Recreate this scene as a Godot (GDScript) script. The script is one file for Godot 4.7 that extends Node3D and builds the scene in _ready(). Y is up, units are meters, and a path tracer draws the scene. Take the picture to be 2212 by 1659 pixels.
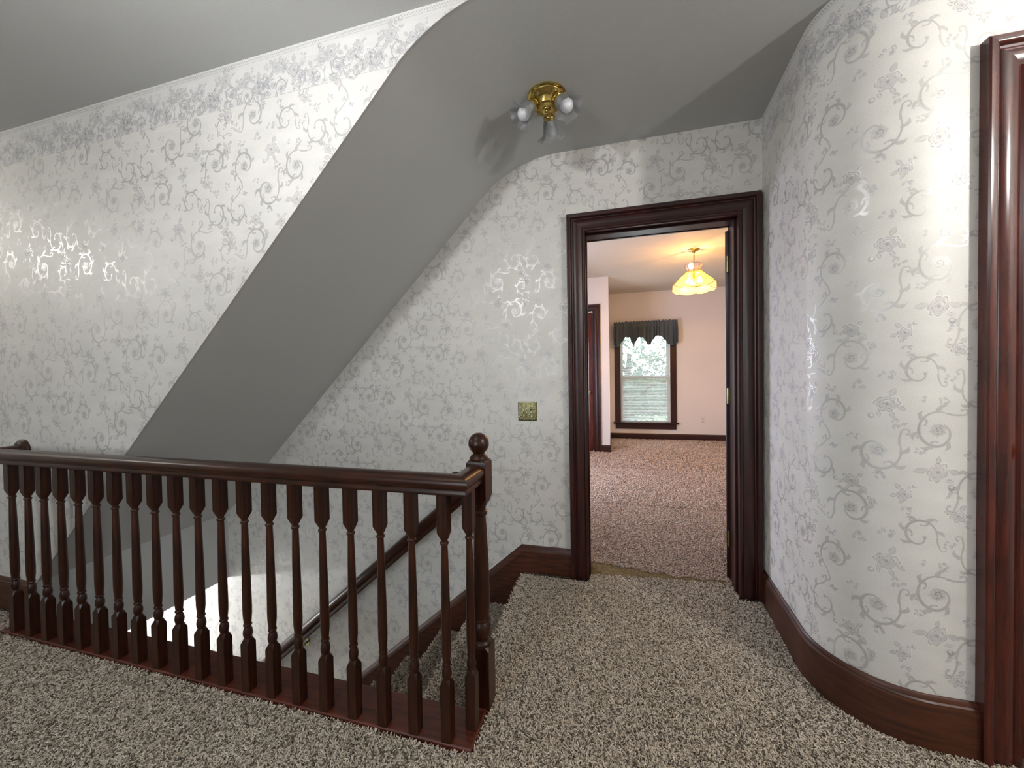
extends Node3D

# ---------------------------------------------------------------- mesh builder
class MB:
	var v := PackedVector3Array()
	var uv := PackedVector2Array()

	func tri(a: Vector3, b: Vector3, c: Vector3, ua := Vector2.ZERO, ub := Vector2.ZERO, uc := Vector2.ZERO) -> void:
		v.append(a); v.append(b); v.append(c)
		uv.append(ua); uv.append(ub); uv.append(uc)

	func tri_to(n: Vector3, a: Vector3, b: Vector3, c: Vector3, ua := Vector2.ZERO, ub := Vector2.ZERO, uc := Vector2.ZERO) -> void:
		if (c - a).cross(b - a).dot(n) >= 0.0:
			tri(a, b, c, ua, ub, uc)
		else:
			tri(a, c, b, ua, uc, ub)

	func quad_to(n: Vector3, a: Vector3, b: Vector3, c: Vector3, d: Vector3, ua := Vector2.ZERO, ub := Vector2.ZERO, uc := Vector2.ZERO, ud := Vector2.ZERO) -> void:
		tri_to(n, a, b, c, ua, ub, uc)
		tri_to(n, a, c, d, ua, uc, ud)

	# flips everything since `mark` when its signed volume says that it is inside out
	func close(mark: int) -> void:
		var vol := 0.0
		for i in range(mark, v.size(), 3):
			vol += v[i].dot(v[i + 1].cross(v[i + 2]))
		if vol > 0.0:
			for i in range(mark, v.size(), 3):
				var p := v[i + 1]
				v[i + 1] = v[i + 2]; v[i + 2] = p
				var q := uv[i + 1]
				uv[i + 1] = uv[i + 2]; uv[i + 2] = q

	func box(c: Vector3, s: Vector3, bev := 0.0, bs := Basis.IDENTITY) -> void:
		var h := s * 0.5
		var b: float = minf(bev, minf(h.x, minf(h.y, h.z)) * 0.95)
		var g := func(sg: Vector3, face: int) -> Vector3:
			var p := Vector3(h.x - b, h.y - b, h.z - b)
			p[face] = h[face]
			return c + bs * (p * sg)
		for f in 3:
			var a := (f + 1) % 3
			var d := (f + 2) % 3
			for sf in [-1.0, 1.0]:
				var q := []
				for e in [[-1.0, -1.0], [1.0, -1.0], [1.0, 1.0], [-1.0, 1.0]]:
					var sg := Vector3.ONE
					sg[f] = sf; sg[a] = e[0]; sg[d] = e[1]
					q.append(g.call(sg, f))
				var n := Vector3.ZERO
				n[f] = sf
				quad_to(bs * n, q[0], q[1], q[2], q[3])
		if b <= 0.0:
			return
		for f in 3:      # edges along axis f, between faces a and d
			var a := (f + 1) % 3
			var d := (f + 2) % 3
			for sa in [-1.0, 1.0]:
				for sd in [-1.0, 1.0]:
					var s1 := Vector3.ONE
					s1[a] = sa; s1[d] = sd; s1[f] = -1.0
					var s2 := s1
					s2[f] = 1.0
					var n := Vector3.ZERO
					n[a] = sa; n[d] = sd
					quad_to(bs * n, g.call(s1, a), g.call(s2, a), g.call(s2, d), g.call(s1, d))
		for sx in [-1.0, 1.0]:
			for sy in [-1.0, 1.0]:
				for sz in [-1.0, 1.0]:
					var sg := Vector3(sx, sy, sz)
					tri_to(bs * sg, g.call(sg, 0), g.call(sg, 1), g.call(sg, 2))

	# rings: array of PackedVector3Array of equal length
	func loft(rings: Array, closed := true, cap0 := true, cap1 := true) -> void:
		var mark := v.size()
		var n: int = rings[0].size()
		for i in rings.size() - 1:
			var r0: PackedVector3Array = rings[i]
			var r1: PackedVector3Array = rings[i + 1]
			for j in (n if closed else n - 1):
				var k := (j + 1) % n
				if r0[j].distance_squared_to(r0[k]) > 1e-12:
					tri(r0[j], r0[k], r1[k])
				if r1[j].distance_squared_to(r1[k]) > 1e-12:
					tri(r0[j], r1[k], r1[j])
		for e in [[0, cap0], [rings.size() - 1, cap1]]:
			if e[1] and closed:
				var r: PackedVector3Array = rings[e[0]]
				var c := Vector3.ZERO
				for p in r:
					c += p
				c /= n
				for j in n:
					var k := (j + 1) % n
					if r[j].distance_squared_to(r[k]) > 1e-12:
						if e[0] == 0:
							tri(c, r[k], r[j])
						else:
							tri(c, r[j], r[k])
		close(mark)

	# prof: (radius, height) pairs; ripple makes the ring wavy
	func lathe(prof: PackedVector2Array, xf: Transform3D, seg := 20, a0 := 0.0, a1 := TAU, ripple := 0.0, waves := 6) -> void:
		var rings := []
		var full := is_equal_approx(a1 - a0, TAU)
		for k in prof.size():
			var p := prof[k]
			var r := PackedVector3Array()
			var w := ripple * pow(float(k) / (prof.size() - 1), 3.0)
			for j in (seg if full else seg + 1):
				var a := a0 + (a1 - a0) * j / seg
				var rr := p.x * (1.0 + w * cos(a * waves))
				r.append(xf * Vector3(rr * cos(a), p.y + p.x * w * 0.5 * cos(a * waves), rr * sin(a)))
			rings.append(r)
		loft(rings, true, prof[0].x > 1e-5, prof[prof.size() - 1].x > 1e-5)

	func tube(pts: PackedVector3Array, rad, seg := 8) -> void:
		var rings := []
		var up := Vector3.UP
		var t0 := (pts[1] - pts[0]).normalized()
		if absf(t0.dot(up)) > 0.9:
			up = Vector3.RIGHT
		var s := t0.cross(up).normalized()
		for i in pts.size():
			var t := (pts[mini(i + 1, pts.size() - 1)] - pts[maxi(i - 1, 0)]).normalized()
			s = (s - t * s.dot(t)).normalized()
			var b := t.cross(s)
			var r: float = rad[i] if rad is Array or rad is PackedFloat32Array else rad
			var ring := PackedVector3Array()
			for j in seg:
				var a := TAU * j / seg
				ring.append(pts[i] + (s * cos(a) + b * sin(a)) * r)
			rings.append(ring)
		loft(rings)

	# sweeps a closed profile (u along N x t, v along N) along a path, mitred at its corners; only >= 0 builds that one segment
	func sweep(path: PackedVector3Array, N: Vector3, prof: PackedVector2Array, only := -1) -> void:
		var rings := []
		for i in path.size():
			if only >= 0 and i != only and i != only + 1:
				continue
			var s1 := Vector3.ZERO
			var s2 := Vector3.ZERO
			if i > 0:
				s1 = N.cross((path[i] - path[i - 1]).normalized())
			if i < path.size() - 1:
				s2 = N.cross((path[i + 1] - path[i]).normalized())
			var s := s2 if i == 0 else (s1 if i == path.size() - 1 else (s1 + s2) / (1.0 + s1.dot(s2)))
			var r := PackedVector3Array()
			for p in prof:
				r.append(path[i] + s * p.x + N * p.y)
			rings.append(r)
		var mark := v.size()
		loft(rings, true, false, false)
		for e in [0, rings.size() - 1]:
			var r: PackedVector3Array = rings[e]
			var n := (rings[e][0] - rings[1 if e == 0 else e - 1][0]) as Vector3
			var idx := Geometry2D.triangulate_polygon(prof)
			for k in range(0, idx.size(), 3):
				tri_to(n, r[idx[k]], r[idx[k + 1]], r[idx[k + 2]])

	# a slab with the outline poly in the plane (U, V), its face at `o`, going back by th
	func slab(poly: PackedVector2Array, o: Vector3, U: Vector3, V: Vector3, th: float, tile := Vector2.ONE) -> void:
		var N := U.cross(V).normalized()
		var fs := signf(th)      # a negative thickness puts the body in front of the face, which then looks the other way
		var idx := Geometry2D.triangulate_polygon(poly)
		var P := func(p: Vector2) -> Vector3: return o + U * p.x + V * p.y
		for k in range(0, idx.size(), 3):
			var a := poly[idx[k]]
			var b := poly[idx[k + 1]]
			var c := poly[idx[k + 2]]
			var t := Vector2(1.0 / tile.x, -1.0 / tile.y)
			tri_to(N * fs, P.call(a), P.call(b), P.call(c), a * t, b * t, c * t)
			tri_to(-N * fs, P.call(a) - N * th, P.call(b) - N * th, P.call(c) - N * th)
		var mark := v.size()
		var area := 0.0
		for i in poly.size():
			area += poly[i].cross(poly[(i + 1) % poly.size()])
		for i in poly.size():
			var a := poly[i]
			var b := poly[(i + 1) % poly.size()]
			var d := b - a
			var out := Vector2(d.y, -d.x) * signf(area)
			quad_to(U * out.x + V * out.y, P.call(a), P.call(b), P.call(b) - N * th, P.call(a) - N * th)

	func mesh(crease := 38.0) -> ArrayMesh:
		var n := v.size()
		var fn := PackedVector3Array()
		fn.resize(n / 3)
		var at := {}
		for i in range(0, n, 3):
			fn[i / 3] = (v[i + 2] - v[i]).cross(v[i + 1] - v[i])
			for k in 3:
				var key := Vector3i((v[i + k] * 40000.0).round())
				if at.has(key):
					at[key].append(i / 3)
				else:
					at[key] = [i / 3]
		var fu := PackedVector3Array()
		fu.resize(n / 3)
		for i in fn.size():
			fu[i] = fn[i].normalized()
		var lim := cos(deg_to_rad(crease))
		var nn := PackedVector3Array()
		nn.resize(n)
		for i in n:
			var s := Vector3.ZERO
			var me := fu[i / 3]
			for f in at[Vector3i((v[i] * 40000.0).round())]:
				if fu[f].dot(me) > lim:
					s += fn[f]
			nn[i] = s.normalized() if s.length_squared() > 1e-24 else Vector3.UP
		var arr := []
		arr.resize(Mesh.ARRAY_MAX)
		arr[Mesh.ARRAY_VERTEX] = v
		arr[Mesh.ARRAY_NORMAL] = nn
		arr[Mesh.ARRAY_TEX_UV] = uv
		var am := ArrayMesh.new()
		am.add_surface_from_arrays(Mesh.PRIMITIVE_TRIANGLES, arr)
		return am

# ---------------------------------------------------------------- print of the wallpaper
class Paper:
	var w := 0
	var h := 0
	var n := 0
	var ppm := 1.0      # pixels a metre
	var buf := PackedFloat32Array()   # layers: 0 scrolls, 1 dark shading, 2 pearly white
	var drop := Vector2.ZERO          # every motif again at this offset
	var rng := RandomNumberGenerator.new()

	func start(w_: int, h_: int, width: float, sd: int) -> void:
		w = w_; h = h_; n = w * h; ppm = w / width
		buf.resize(n * 3)
		rng.seed = sd

	func spot(k: int, p: Vector2, r: float, val: float) -> void:
		for o in ([Vector2.ZERO, drop] if drop != Vector2.ZERO else [Vector2.ZERO]):
			var x: float = (p.x + o.x) * ppm
			var y: float = (p.y + o.y) * ppm
			var q := r * ppm
			var y0 := int(floor(y - q - 0.5))
			for iy in range(y0, int(y + q + 1.5) + 1):
				var row := k * n + posmod(iy, h) * w
				var dy := iy - y
				for ix in range(int(floor(x - q - 0.5)), int(x + q + 1.5) + 1):
					var dx := ix - x
					var a := clampf(q - sqrt(dx * dx + dy * dy) + 0.5, 0.0, 1.0) * val
					var i := row + posmod(ix, w)
					if a > buf[i]:
						buf[i] = a

	func stroke(k: int, pts: Array, w0: float, w1: float, w2: float, val := 1.0) -> void:
		var m := pts.size() - 1
		for i in m:
			var a: Vector2 = pts[i]
			var b: Vector2 = pts[i + 1]
			var st := maxi(1, int((b - a).length() * ppm / 1.3))
			for j in st:
				var t := (i + float(j) / st) / m
				var r := lerpf(w0, w1, t * 2.0) if t < 0.5 else lerpf(w1, w2, t * 2.0 - 1.0)
				spot(k, a.lerp(b, float(j) / st), r, val)

	func curve(a: Vector2, b: Vector2, bow: float) -> Array:
		var pts := []
		var s := (b - a).orthogonal() * bow
		for i in 9:
			var t := i / 8.0
			pts.append(a.lerp(b, t) + s * 4.0 * t * (1.0 - t))
		return pts

	# an acanthus scroll: a spine that rolls up round a bloom, a tail that curls the other way, leaf lobes along its outside
	func scroll(c: Vector2, R: float, a0: float, dir: float, turns := 1.0, bloom := true) -> void:
		var pts := []
		for i in 49:
			var t := i / 48.0
			var a := a0 + dir * TAU * turns * t
			var r := R * (1.0 - 0.30 * t - 0.42 * pow(t, 4.0))
			pts.append(c + Vector2(cos(a) * 0.92, sin(a) * 1.1) * r)
		stroke(0, pts, R * 0.035, R * 0.095, R * 0.04)
		spot(0, pts[48], R * 0.11, 1.0)
		var tan0: Vector2 = (pts[0] - pts[2]).normalized()
		var side: Vector2 = tan0.orthogonal() * -dir
		if side.dot(pts[0] - c) < 0.0:
			side = -side
		var tl := []
		for i in 25:
			var t := i / 24.0
			if t < 0.55:
				var q := t / 0.55
				tl.append(pts[0] + tan0 * R * 0.62 * q + side * R * 0.16 * q * q)
			else:
				var q := (t - 0.55) / 0.45
				var e: Vector2 = pts[0] + tan0 * R * 0.62 + side * R * 0.16
				var k := R * 0.20 * (1.0 - 0.4 * q)
				tl.append(e + side * R * 0.2 + (-side * cos(q * 4.4) + tan0 * sin(q * 4.4)) * k)
		stroke(0, tl, R * 0.06, R * 0.05, R * 0.03)
		spot(0, tl[24], R * 0.075, 1.0)
		for b in [3, 10, 17, 24, 32]:
			var p: Vector2 = pts[b]
			var o := (p - c).normalized()
			var f: Vector2 = (pts[b + 1] - pts[b - 1]).normalized()
			var l := R * rng.randf_range(0.38, 0.58)
			var back := -0.9 if b != 17 else 0.9
			var tip := p + (o * 0.8 + f * back).normalized() * l
			stroke(0, curve(p - f * R * 0.05 * back, tip, 0.30 * dir * signf(back)), R * 0.085, R * 0.105, R * 0.006)
			stroke(0, curve(p + f * R * 0.10, p + f * R * 0.10 + (o * 0.7 + f * back * 0.3).normalized() * l * 0.55, 0.22), R * 0.08, R * 0.07, R * 0.01)
			if b == 10 or b == 24:
				stroke(0, curve(p, p - o * l * 0.7 + f * l * 0.5, -0.25 * dir), R * 0.08, R * 0.055, R * 0.02)
				spot(0, p - o * l * 0.7 + f * l * 0.5, R * 0.055, 1.0)
		stroke(1, pts.slice(4, 40), 0.0004, 0.0008, 0.0004, 0.40)
		if bloom:
			var bc: Vector2 = c + (pts[48] - c) * 0.15
			var br := R * 0.36
			spot(0, bc, br, 0.55)
			for k in 5:
				var a := TAU * k / 5.0 + a0
				var q := bc + Vector2(cos(a), sin(a)) * br * 0.75
				stroke(2, [q + Vector2(cos(a + 1.5), sin(a + 1.5)) * br * 0.5, q + Vector2(cos(a), sin(a)) * br * 0.3, q + Vector2(cos(a - 1.5), sin(a - 1.5)) * br * 0.5], 0.0005, 0.001, 0.0005, 0.6)
				stroke(0, [bc, q + Vector2(cos(a + 0.6), sin(a + 0.6)) * br * 0.55], br * 0.2, br * 0.16, 0.0006, 0.9)
			var sp := []
			for k in 17:
				var a := k * 0.55
				sp.append(bc + Vector2(cos(a), sin(a)) * br * 0.045 * k)
			stroke(1, sp, 0.0006, 0.0010, 0.0006, 0.75)

	func leaf(p: Vector2, a: float, l: float, val := 0.75) -> void:
		var q := p + Vector2(cos(a), sin(a)) * l
		stroke(0, [p, p.lerp(q, 0.5), q], 0.0006, l * 0.24, 0.0004, val)
		stroke(2, curve(p, q, 0.06), 0.0004, 0.0007, 0.0004, 0.7)
		stroke(1, curve(p, q, 0.26), 0.0005, 0.0009, 0.0004, 0.75)
		stroke(1, curve(p, q, -0.22), 0.0005, 0.0007, 0.0004, 0.5)

	func rose(c: Vector2, s: float) -> void:
		var ax := Vector2(1, 0).rotated(rng.randf() * TAU)
		var ay := ax.orthogonal() * rng.randf_range(0.68, 0.85)
		var a0 := rng.randf() * TAU
		for k in 3:
			var a := a0 + k * 1.3 + rng.randf_range(-0.3, 0.3)
			leaf(c + Vector2(cos(a), sin(a)) * s * 0.85, a + rng.randf_range(-0.6, 0.6), s * rng.randf_range(0.8, 1.25))
		var down := c + Vector2(cos(a0 + 3.6), sin(a0 + 3.6)) * s * 1.9
		stroke(0, curve(c, down, 0.2), 0.0007, 0.0008, 0.0005, 0.7)
		spot(1, down, s * 0.30, 0.5)
		spot(2, down + Vector2(0.0015, -0.0015), s * 0.17, 0.9)
		leaf(c.lerp(down, 0.6), a0 + 2.6, s * 0.7, 0.6)
		for i in 7:
			spot(1, c + (ax * cos(i * 0.9) + ay * sin(i * 0.9)) * s * 0.34, s * 0.55, 0.30)
		for ring in [[1.0, 6, 0.42], [0.66, 5, 0.34], [0.36, 3, 0.26]]:
			for k in int(ring[1]):
				var a: float = (k + rng.randf_range(-0.3, 0.3)) * TAU / ring[1] + ring[0] * 5.0
				var pc: Vector2 = c + (ax * cos(a) + ay * sin(a)) * s * (ring[0] - 0.2)
				var arc := []
				for j in 9:
					var q := a - 1.4 + 2.8 * j / 8.0
					arc.append(pc + (ax * cos(q) + ay * sin(q)) * s * ring[2])
				var lit := (pc - c).normalized().dot(Vector2(0.6, -0.8))
				stroke(2, arc, 0.0005, 0.0011 + 0.0013 * clampf(lit, 0, 1), 0.0005, 0.55 + 0.4 * clampf(lit + 0.4, 0, 1))
				for j in 9:
					arc[j] = pc + (arc[j] - pc) * 0.72
				stroke(1, arc, 0.0006, 0.0015, 0.0006, 0.75)
		spot(1, c, s * 0.15, 0.8)

	func sprig(c: Vector2, s: float) -> void:
		for k in 3:
			var a := rng.randf() * TAU
			var p := c + Vector2(cos(a), sin(a)) * s
			spot(1, p, s * 0.36, 0.45)
			spot(2, p + Vector2(0.001, 0.001), s * 0.2, 0.8)
			spot(1, p, s * 0.12, 0.9)
			leaf(c + Vector2(cos(a + 1), sin(a + 1)) * s * 0.3, a + 1.2, s * 0.9, 0.6)

	func images(ground: Color, noise: Image, mottle: Image) -> Array:
		var ca := PackedByteArray()
		var cm := PackedByteArray()
		ca.resize(n * 3); cm.resize(n * 3)
		var nd := noise.get_data()
		var md := mottle.get_data()
		var nw := noise.get_width()
		for y in h:
			for x in w:
				var i := y * w + x
				var s := buf[i]
				var d := buf[n + i]
				var l := buf[2 * n + i] * 0.9
				var q := nd[(y % nw) * nw + x % nw] / 255.0 - 0.5
				var t := md[(y * nw / h) * nw + x * nw / w] / 255.0 - 0.5
				var k := 1.0 + q * 0.05 + t * 0.05
				k *= 1.0 - 0.075 * s * (1.0 - 0.5 * l)
				k *= 1.0 - 0.27 * d * (1.0 - l)
				k *= 1.0 + 0.05 * l
				ca[i * 3] = int(clampf(ground.r * k + 0.03 * d * t - 0.010 * s, 0, 1) * 255.0)
				ca[i * 3 + 1] = int(clampf(ground.g * k - 0.004 * d - 0.008 * s, 0, 1) * 255.0)
				ca[i * 3 + 2] = int(clampf(ground.b * k + 0.024 * d - 0.002 * s, 0, 1) * 255.0)
				var g := maxf(s, l)
				cm[i * 3] = int(clampf(0.5 + 0.35 * s + 0.3 * l - 0.2 * d + q * 0.12, 0, 1) * 255.0)
				cm[i * 3 + 1] = int((0.55 - 0.17 * g) * 255.0)
				cm[i * 3 + 2] = int((0.05 + 0.23 * g) * 255.0)
		return [ImageTexture.create_from_image(Image.create_from_data(w, h, false, Image.FORMAT_RGB8, ca)), ImageTexture.create_from_image(Image.create_from_data(w, h, false, Image.FORMAT_RGB8, cm))]

# ---------------------------------------------------------------- scene helpers
var M := {}
var taken := {}

func numbered(called: String) -> String:
	if not taken.has(called):
		taken[called] = 0
		return called
	taken[called] += 1
	return "%s_%03d" % [called, taken[called]]

func tag(o: Node, label := "", category := "", group := "", kind := "") -> Node:
	if label: o.set_meta("label", label)
	if category: o.set_meta("category", category)
	if group: o.set_meta("group", group)
	if kind: o.set_meta("kind", kind)
	return o

func put(called: String, mb, mat: Material, parent: Node = null, at := Vector3.ZERO) -> MeshInstance3D:
	var o := MeshInstance3D.new()
	o.name = called if parent else numbered(called)
	o.mesh = mb.mesh() if mb is MB else mb
	o.material_override = mat
	o.position = at
	(parent if parent else self).add_child(o, true)
	return o

func thing(called: String, label: String, category: String, at := Vector3.ZERO, turn := 0.0, group := "", kind := "") -> Node3D:
	var o := Node3D.new()
	o.name = numbered(called)
	o.position = at
	o.rotation.y = turn
	add_child(o, true)
	tag(o, label, category, group, kind)
	return o

func vv(a: Array) -> PackedVector2Array:
	var p := PackedVector2Array()
	for i in range(0, a.size(), 2):
		p.append(Vector2(a[i], a[i + 1]))
	return p

func rect(x0: float, y0: float, x1: float, y1: float) -> PackedVector2Array:
	return vv([x0, y0, x1, y0, x1, y1, x0, y1])

func noise_img(sd: int, freq: float, oct := 4, size := 256) -> Image:
	var f := FastNoiseLite.new()
	f.seed = sd
	f.noise_type = FastNoiseLite.TYPE_SIMPLEX_SMOOTH
	f.frequency = freq
	f.fractal_octaves = oct
	return f.get_seamless_image(size, size)

func ramp_tex(img: Image, cols: Array) -> ImageTexture:
	var d := img.get_data()
	var n := d.size()
	var o := PackedByteArray()
	o.resize(n * 3)
	var lut := []
	for i in 256:
		var t := i / 255.0 * (cols.size() - 1)
		var k := mini(int(t), cols.size() - 2)
		lut.append((cols[k] as Color).lerp(cols[k + 1], t - k))
	for i in n:
		var c: Color = lut[d[i]]
		o[i * 3] = int(c.r * 255.0); o[i * 3 + 1] = int(c.g * 255.0); o[i * 3 + 2] = int(c.b * 255.0)
	return ImageTexture.create_from_image(Image.create_from_data(img.get_width(), img.get_height(), false, Image.FORMAT_RGB8, o))

func flat(c: Color, rough := 0.6, metal := 0.0) -> StandardMaterial3D:
	var m := StandardMaterial3D.new()
	m.albedo_color = c
	m.roughness = rough
	m.metallic = metal
	return m

func wood(cols: Array, sc: Vector3, rough: float, sd: int) -> StandardMaterial3D:
	var m := StandardMaterial3D.new()
	m.albedo_texture = ramp_tex(noise_img(sd, 0.016, 5), cols)
	m.uv1_triplanar = true
	m.uv1_scale = sc
	m.roughness = rough
	m.clearcoat_enabled = true
	m.clearcoat = 0.35
	m.clearcoat_roughness = 0.22
	return m

func glass(c: Color, a: float, rough := 0.08) -> StandardMaterial3D:
	var m := StandardMaterial3D.new()
	m.transparency = BaseMaterial3D.TRANSPARENCY_ALPHA
	m.albedo_color = Color(c.r, c.g, c.b, a)
	m.roughness = rough
	return m

func papered(tex: Array) -> StandardMaterial3D:
	var m := StandardMaterial3D.new()
	m.albedo_texture = tex[0]
	m.metallic = 1.0
	m.metallic_texture = tex[1]
	m.metallic_texture_channel = BaseMaterial3D.TEXTURE_CHANNEL_BLUE
	m.roughness = 1.0
	m.roughness_texture = tex[1]
	m.roughness_texture_channel = BaseMaterial3D.TEXTURE_CHANNEL_GREEN
	m.heightmap_enabled = true
	m.heightmap_texture = tex[1]
	m.heightmap_scale = 0.022
	return m

func omni(at: Vector3, c: Color, e: float, size: float, parent: Node = null) -> OmniLight3D:
	var l := OmniLight3D.new()
	l.name = "bulb_light"
	l.light_color = c
	l.light_energy = e
	l.light_size = size
	l.omni_range = 14.0
	l.omni_attenuation = 2.0
	l.shadow_enabled = true
	l.position = at
	(parent if parent else self).add_child(l, true)
	return l

func area(called: String, at: Vector3, towards: Vector3, size: Vector2, c: Color, e: float) -> void:
	var l := AreaLight3D.new()
	l.name = called
	l.area_size = size
	l.light_color = c
	l.light_energy = e
	l.area_range = 14.0
	l.area_attenuation = 2.0
	l.shadow_enabled = true
	add_child(l, true)
	l.look_at_from_position(at, at + towards, Vector3.UP if absf(towards.normalized().y) < 0.9 else Vector3.RIGHT)

# ---------------------------------------------------------------- measures (metres)
const C := 2.515         # hall ceiling
const ZF := -2.24        # far wall of the hall
const ZL := -1.235       # wall to the left, over the stairs
const XN := -0.52        # edge of the landing
const XH := -2.91        # drop below the sloped ceiling
const YH := -0.33
const TILE := Vector2(1.04, 0.52)
const CR := 2.72         # ceiling of the far room
const ZB := -7.33
const RISE := 0.223
const RUN := 0.257
const BZ := -1.12        # line of the balusters

func slope_outline() -> PackedVector2Array:
	var p := PackedVector2Array()
	var r := 0.67
	var cx := -0.29
	for i in 13:
		var a := PI / 2 + PI / 4 * i / 12.0
		p.append(Vector2(cx + cos(a) * r, C - r + sin(a) * r))
	p.append(Vector2(XH, p[12].y + (XH - p[12].x)))
	return p

func _ready() -> void:
	var cam := Camera3D.new()
	cam.name = "camera"
	cam.position = Vector3(0, 1.2, 0)
	cam.rotation_degrees = Vector3(-1.0948, 14.894, -0.9348)
	cam.fov = 91.233
	cam.near = 0.05
	cam.far = 200.0
	add_child(cam)
	cam.current = true
	var sky := ProceduralSkyMaterial.new()
	sky.sky_top_color = Color(0.80, 0.88, 0.95)
	sky.sky_horizon_color = Color(0.95, 0.97, 0.98)
	sky.ground_bottom_color = Color(0.3, 0.34, 0.28)
	sky.ground_horizon_color = Color(0.6, 0.63, 0.6)
	sky.sky_energy_multiplier = 2.4
	var env := Environment.new()
	env.background_mode = Environment.BG_SKY
	env.sky = Sky.new()
	env.sky.sky_material = sky
	env.tonemap_mode = Environment.TONE_MAPPER_LINEAR
	env.tonemap_exposure = 1.0
	env.sdfgi_enabled = true
	env.ssao_enabled = true
	env.ssil_enabled = true
	var we := WorldEnvironment.new()
	we.name = "environment"
	we.environment = env
	add_child(we)
	# daylight through the windows: at the foot of the stairs, in the far room's side wall and its visible window
	area("room_side_window_light", Vector3(-1.36, 1.25, -4.0), Vector3(1, -0.12, -0.35), Vector2(0.8, 1.4), Color(0.90, 0.91, 1.0), 5.6)
	area("room_window_light", Vector3(0.59, 1.15, ZB + 0.16), Vector3(0, -0.15, 1), Vector2(0.8, 1.5), Color(0.92, 0.97, 1.0), 1.3)
	area("hall_window_light", Vector3(-1.2, 1.35, 1.54), Vector3(0, 0, -1), Vector2(0.9, 1.3), Color(0.92, 0.96, 1.0), 0.5)
	materials()
	build_shell()
	build_doors()
	build_stairs()
	build_balustrade()
	build_far_room()
	build_small_things()
	build_lamps()
	build_outside()
	build_carpets()

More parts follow.
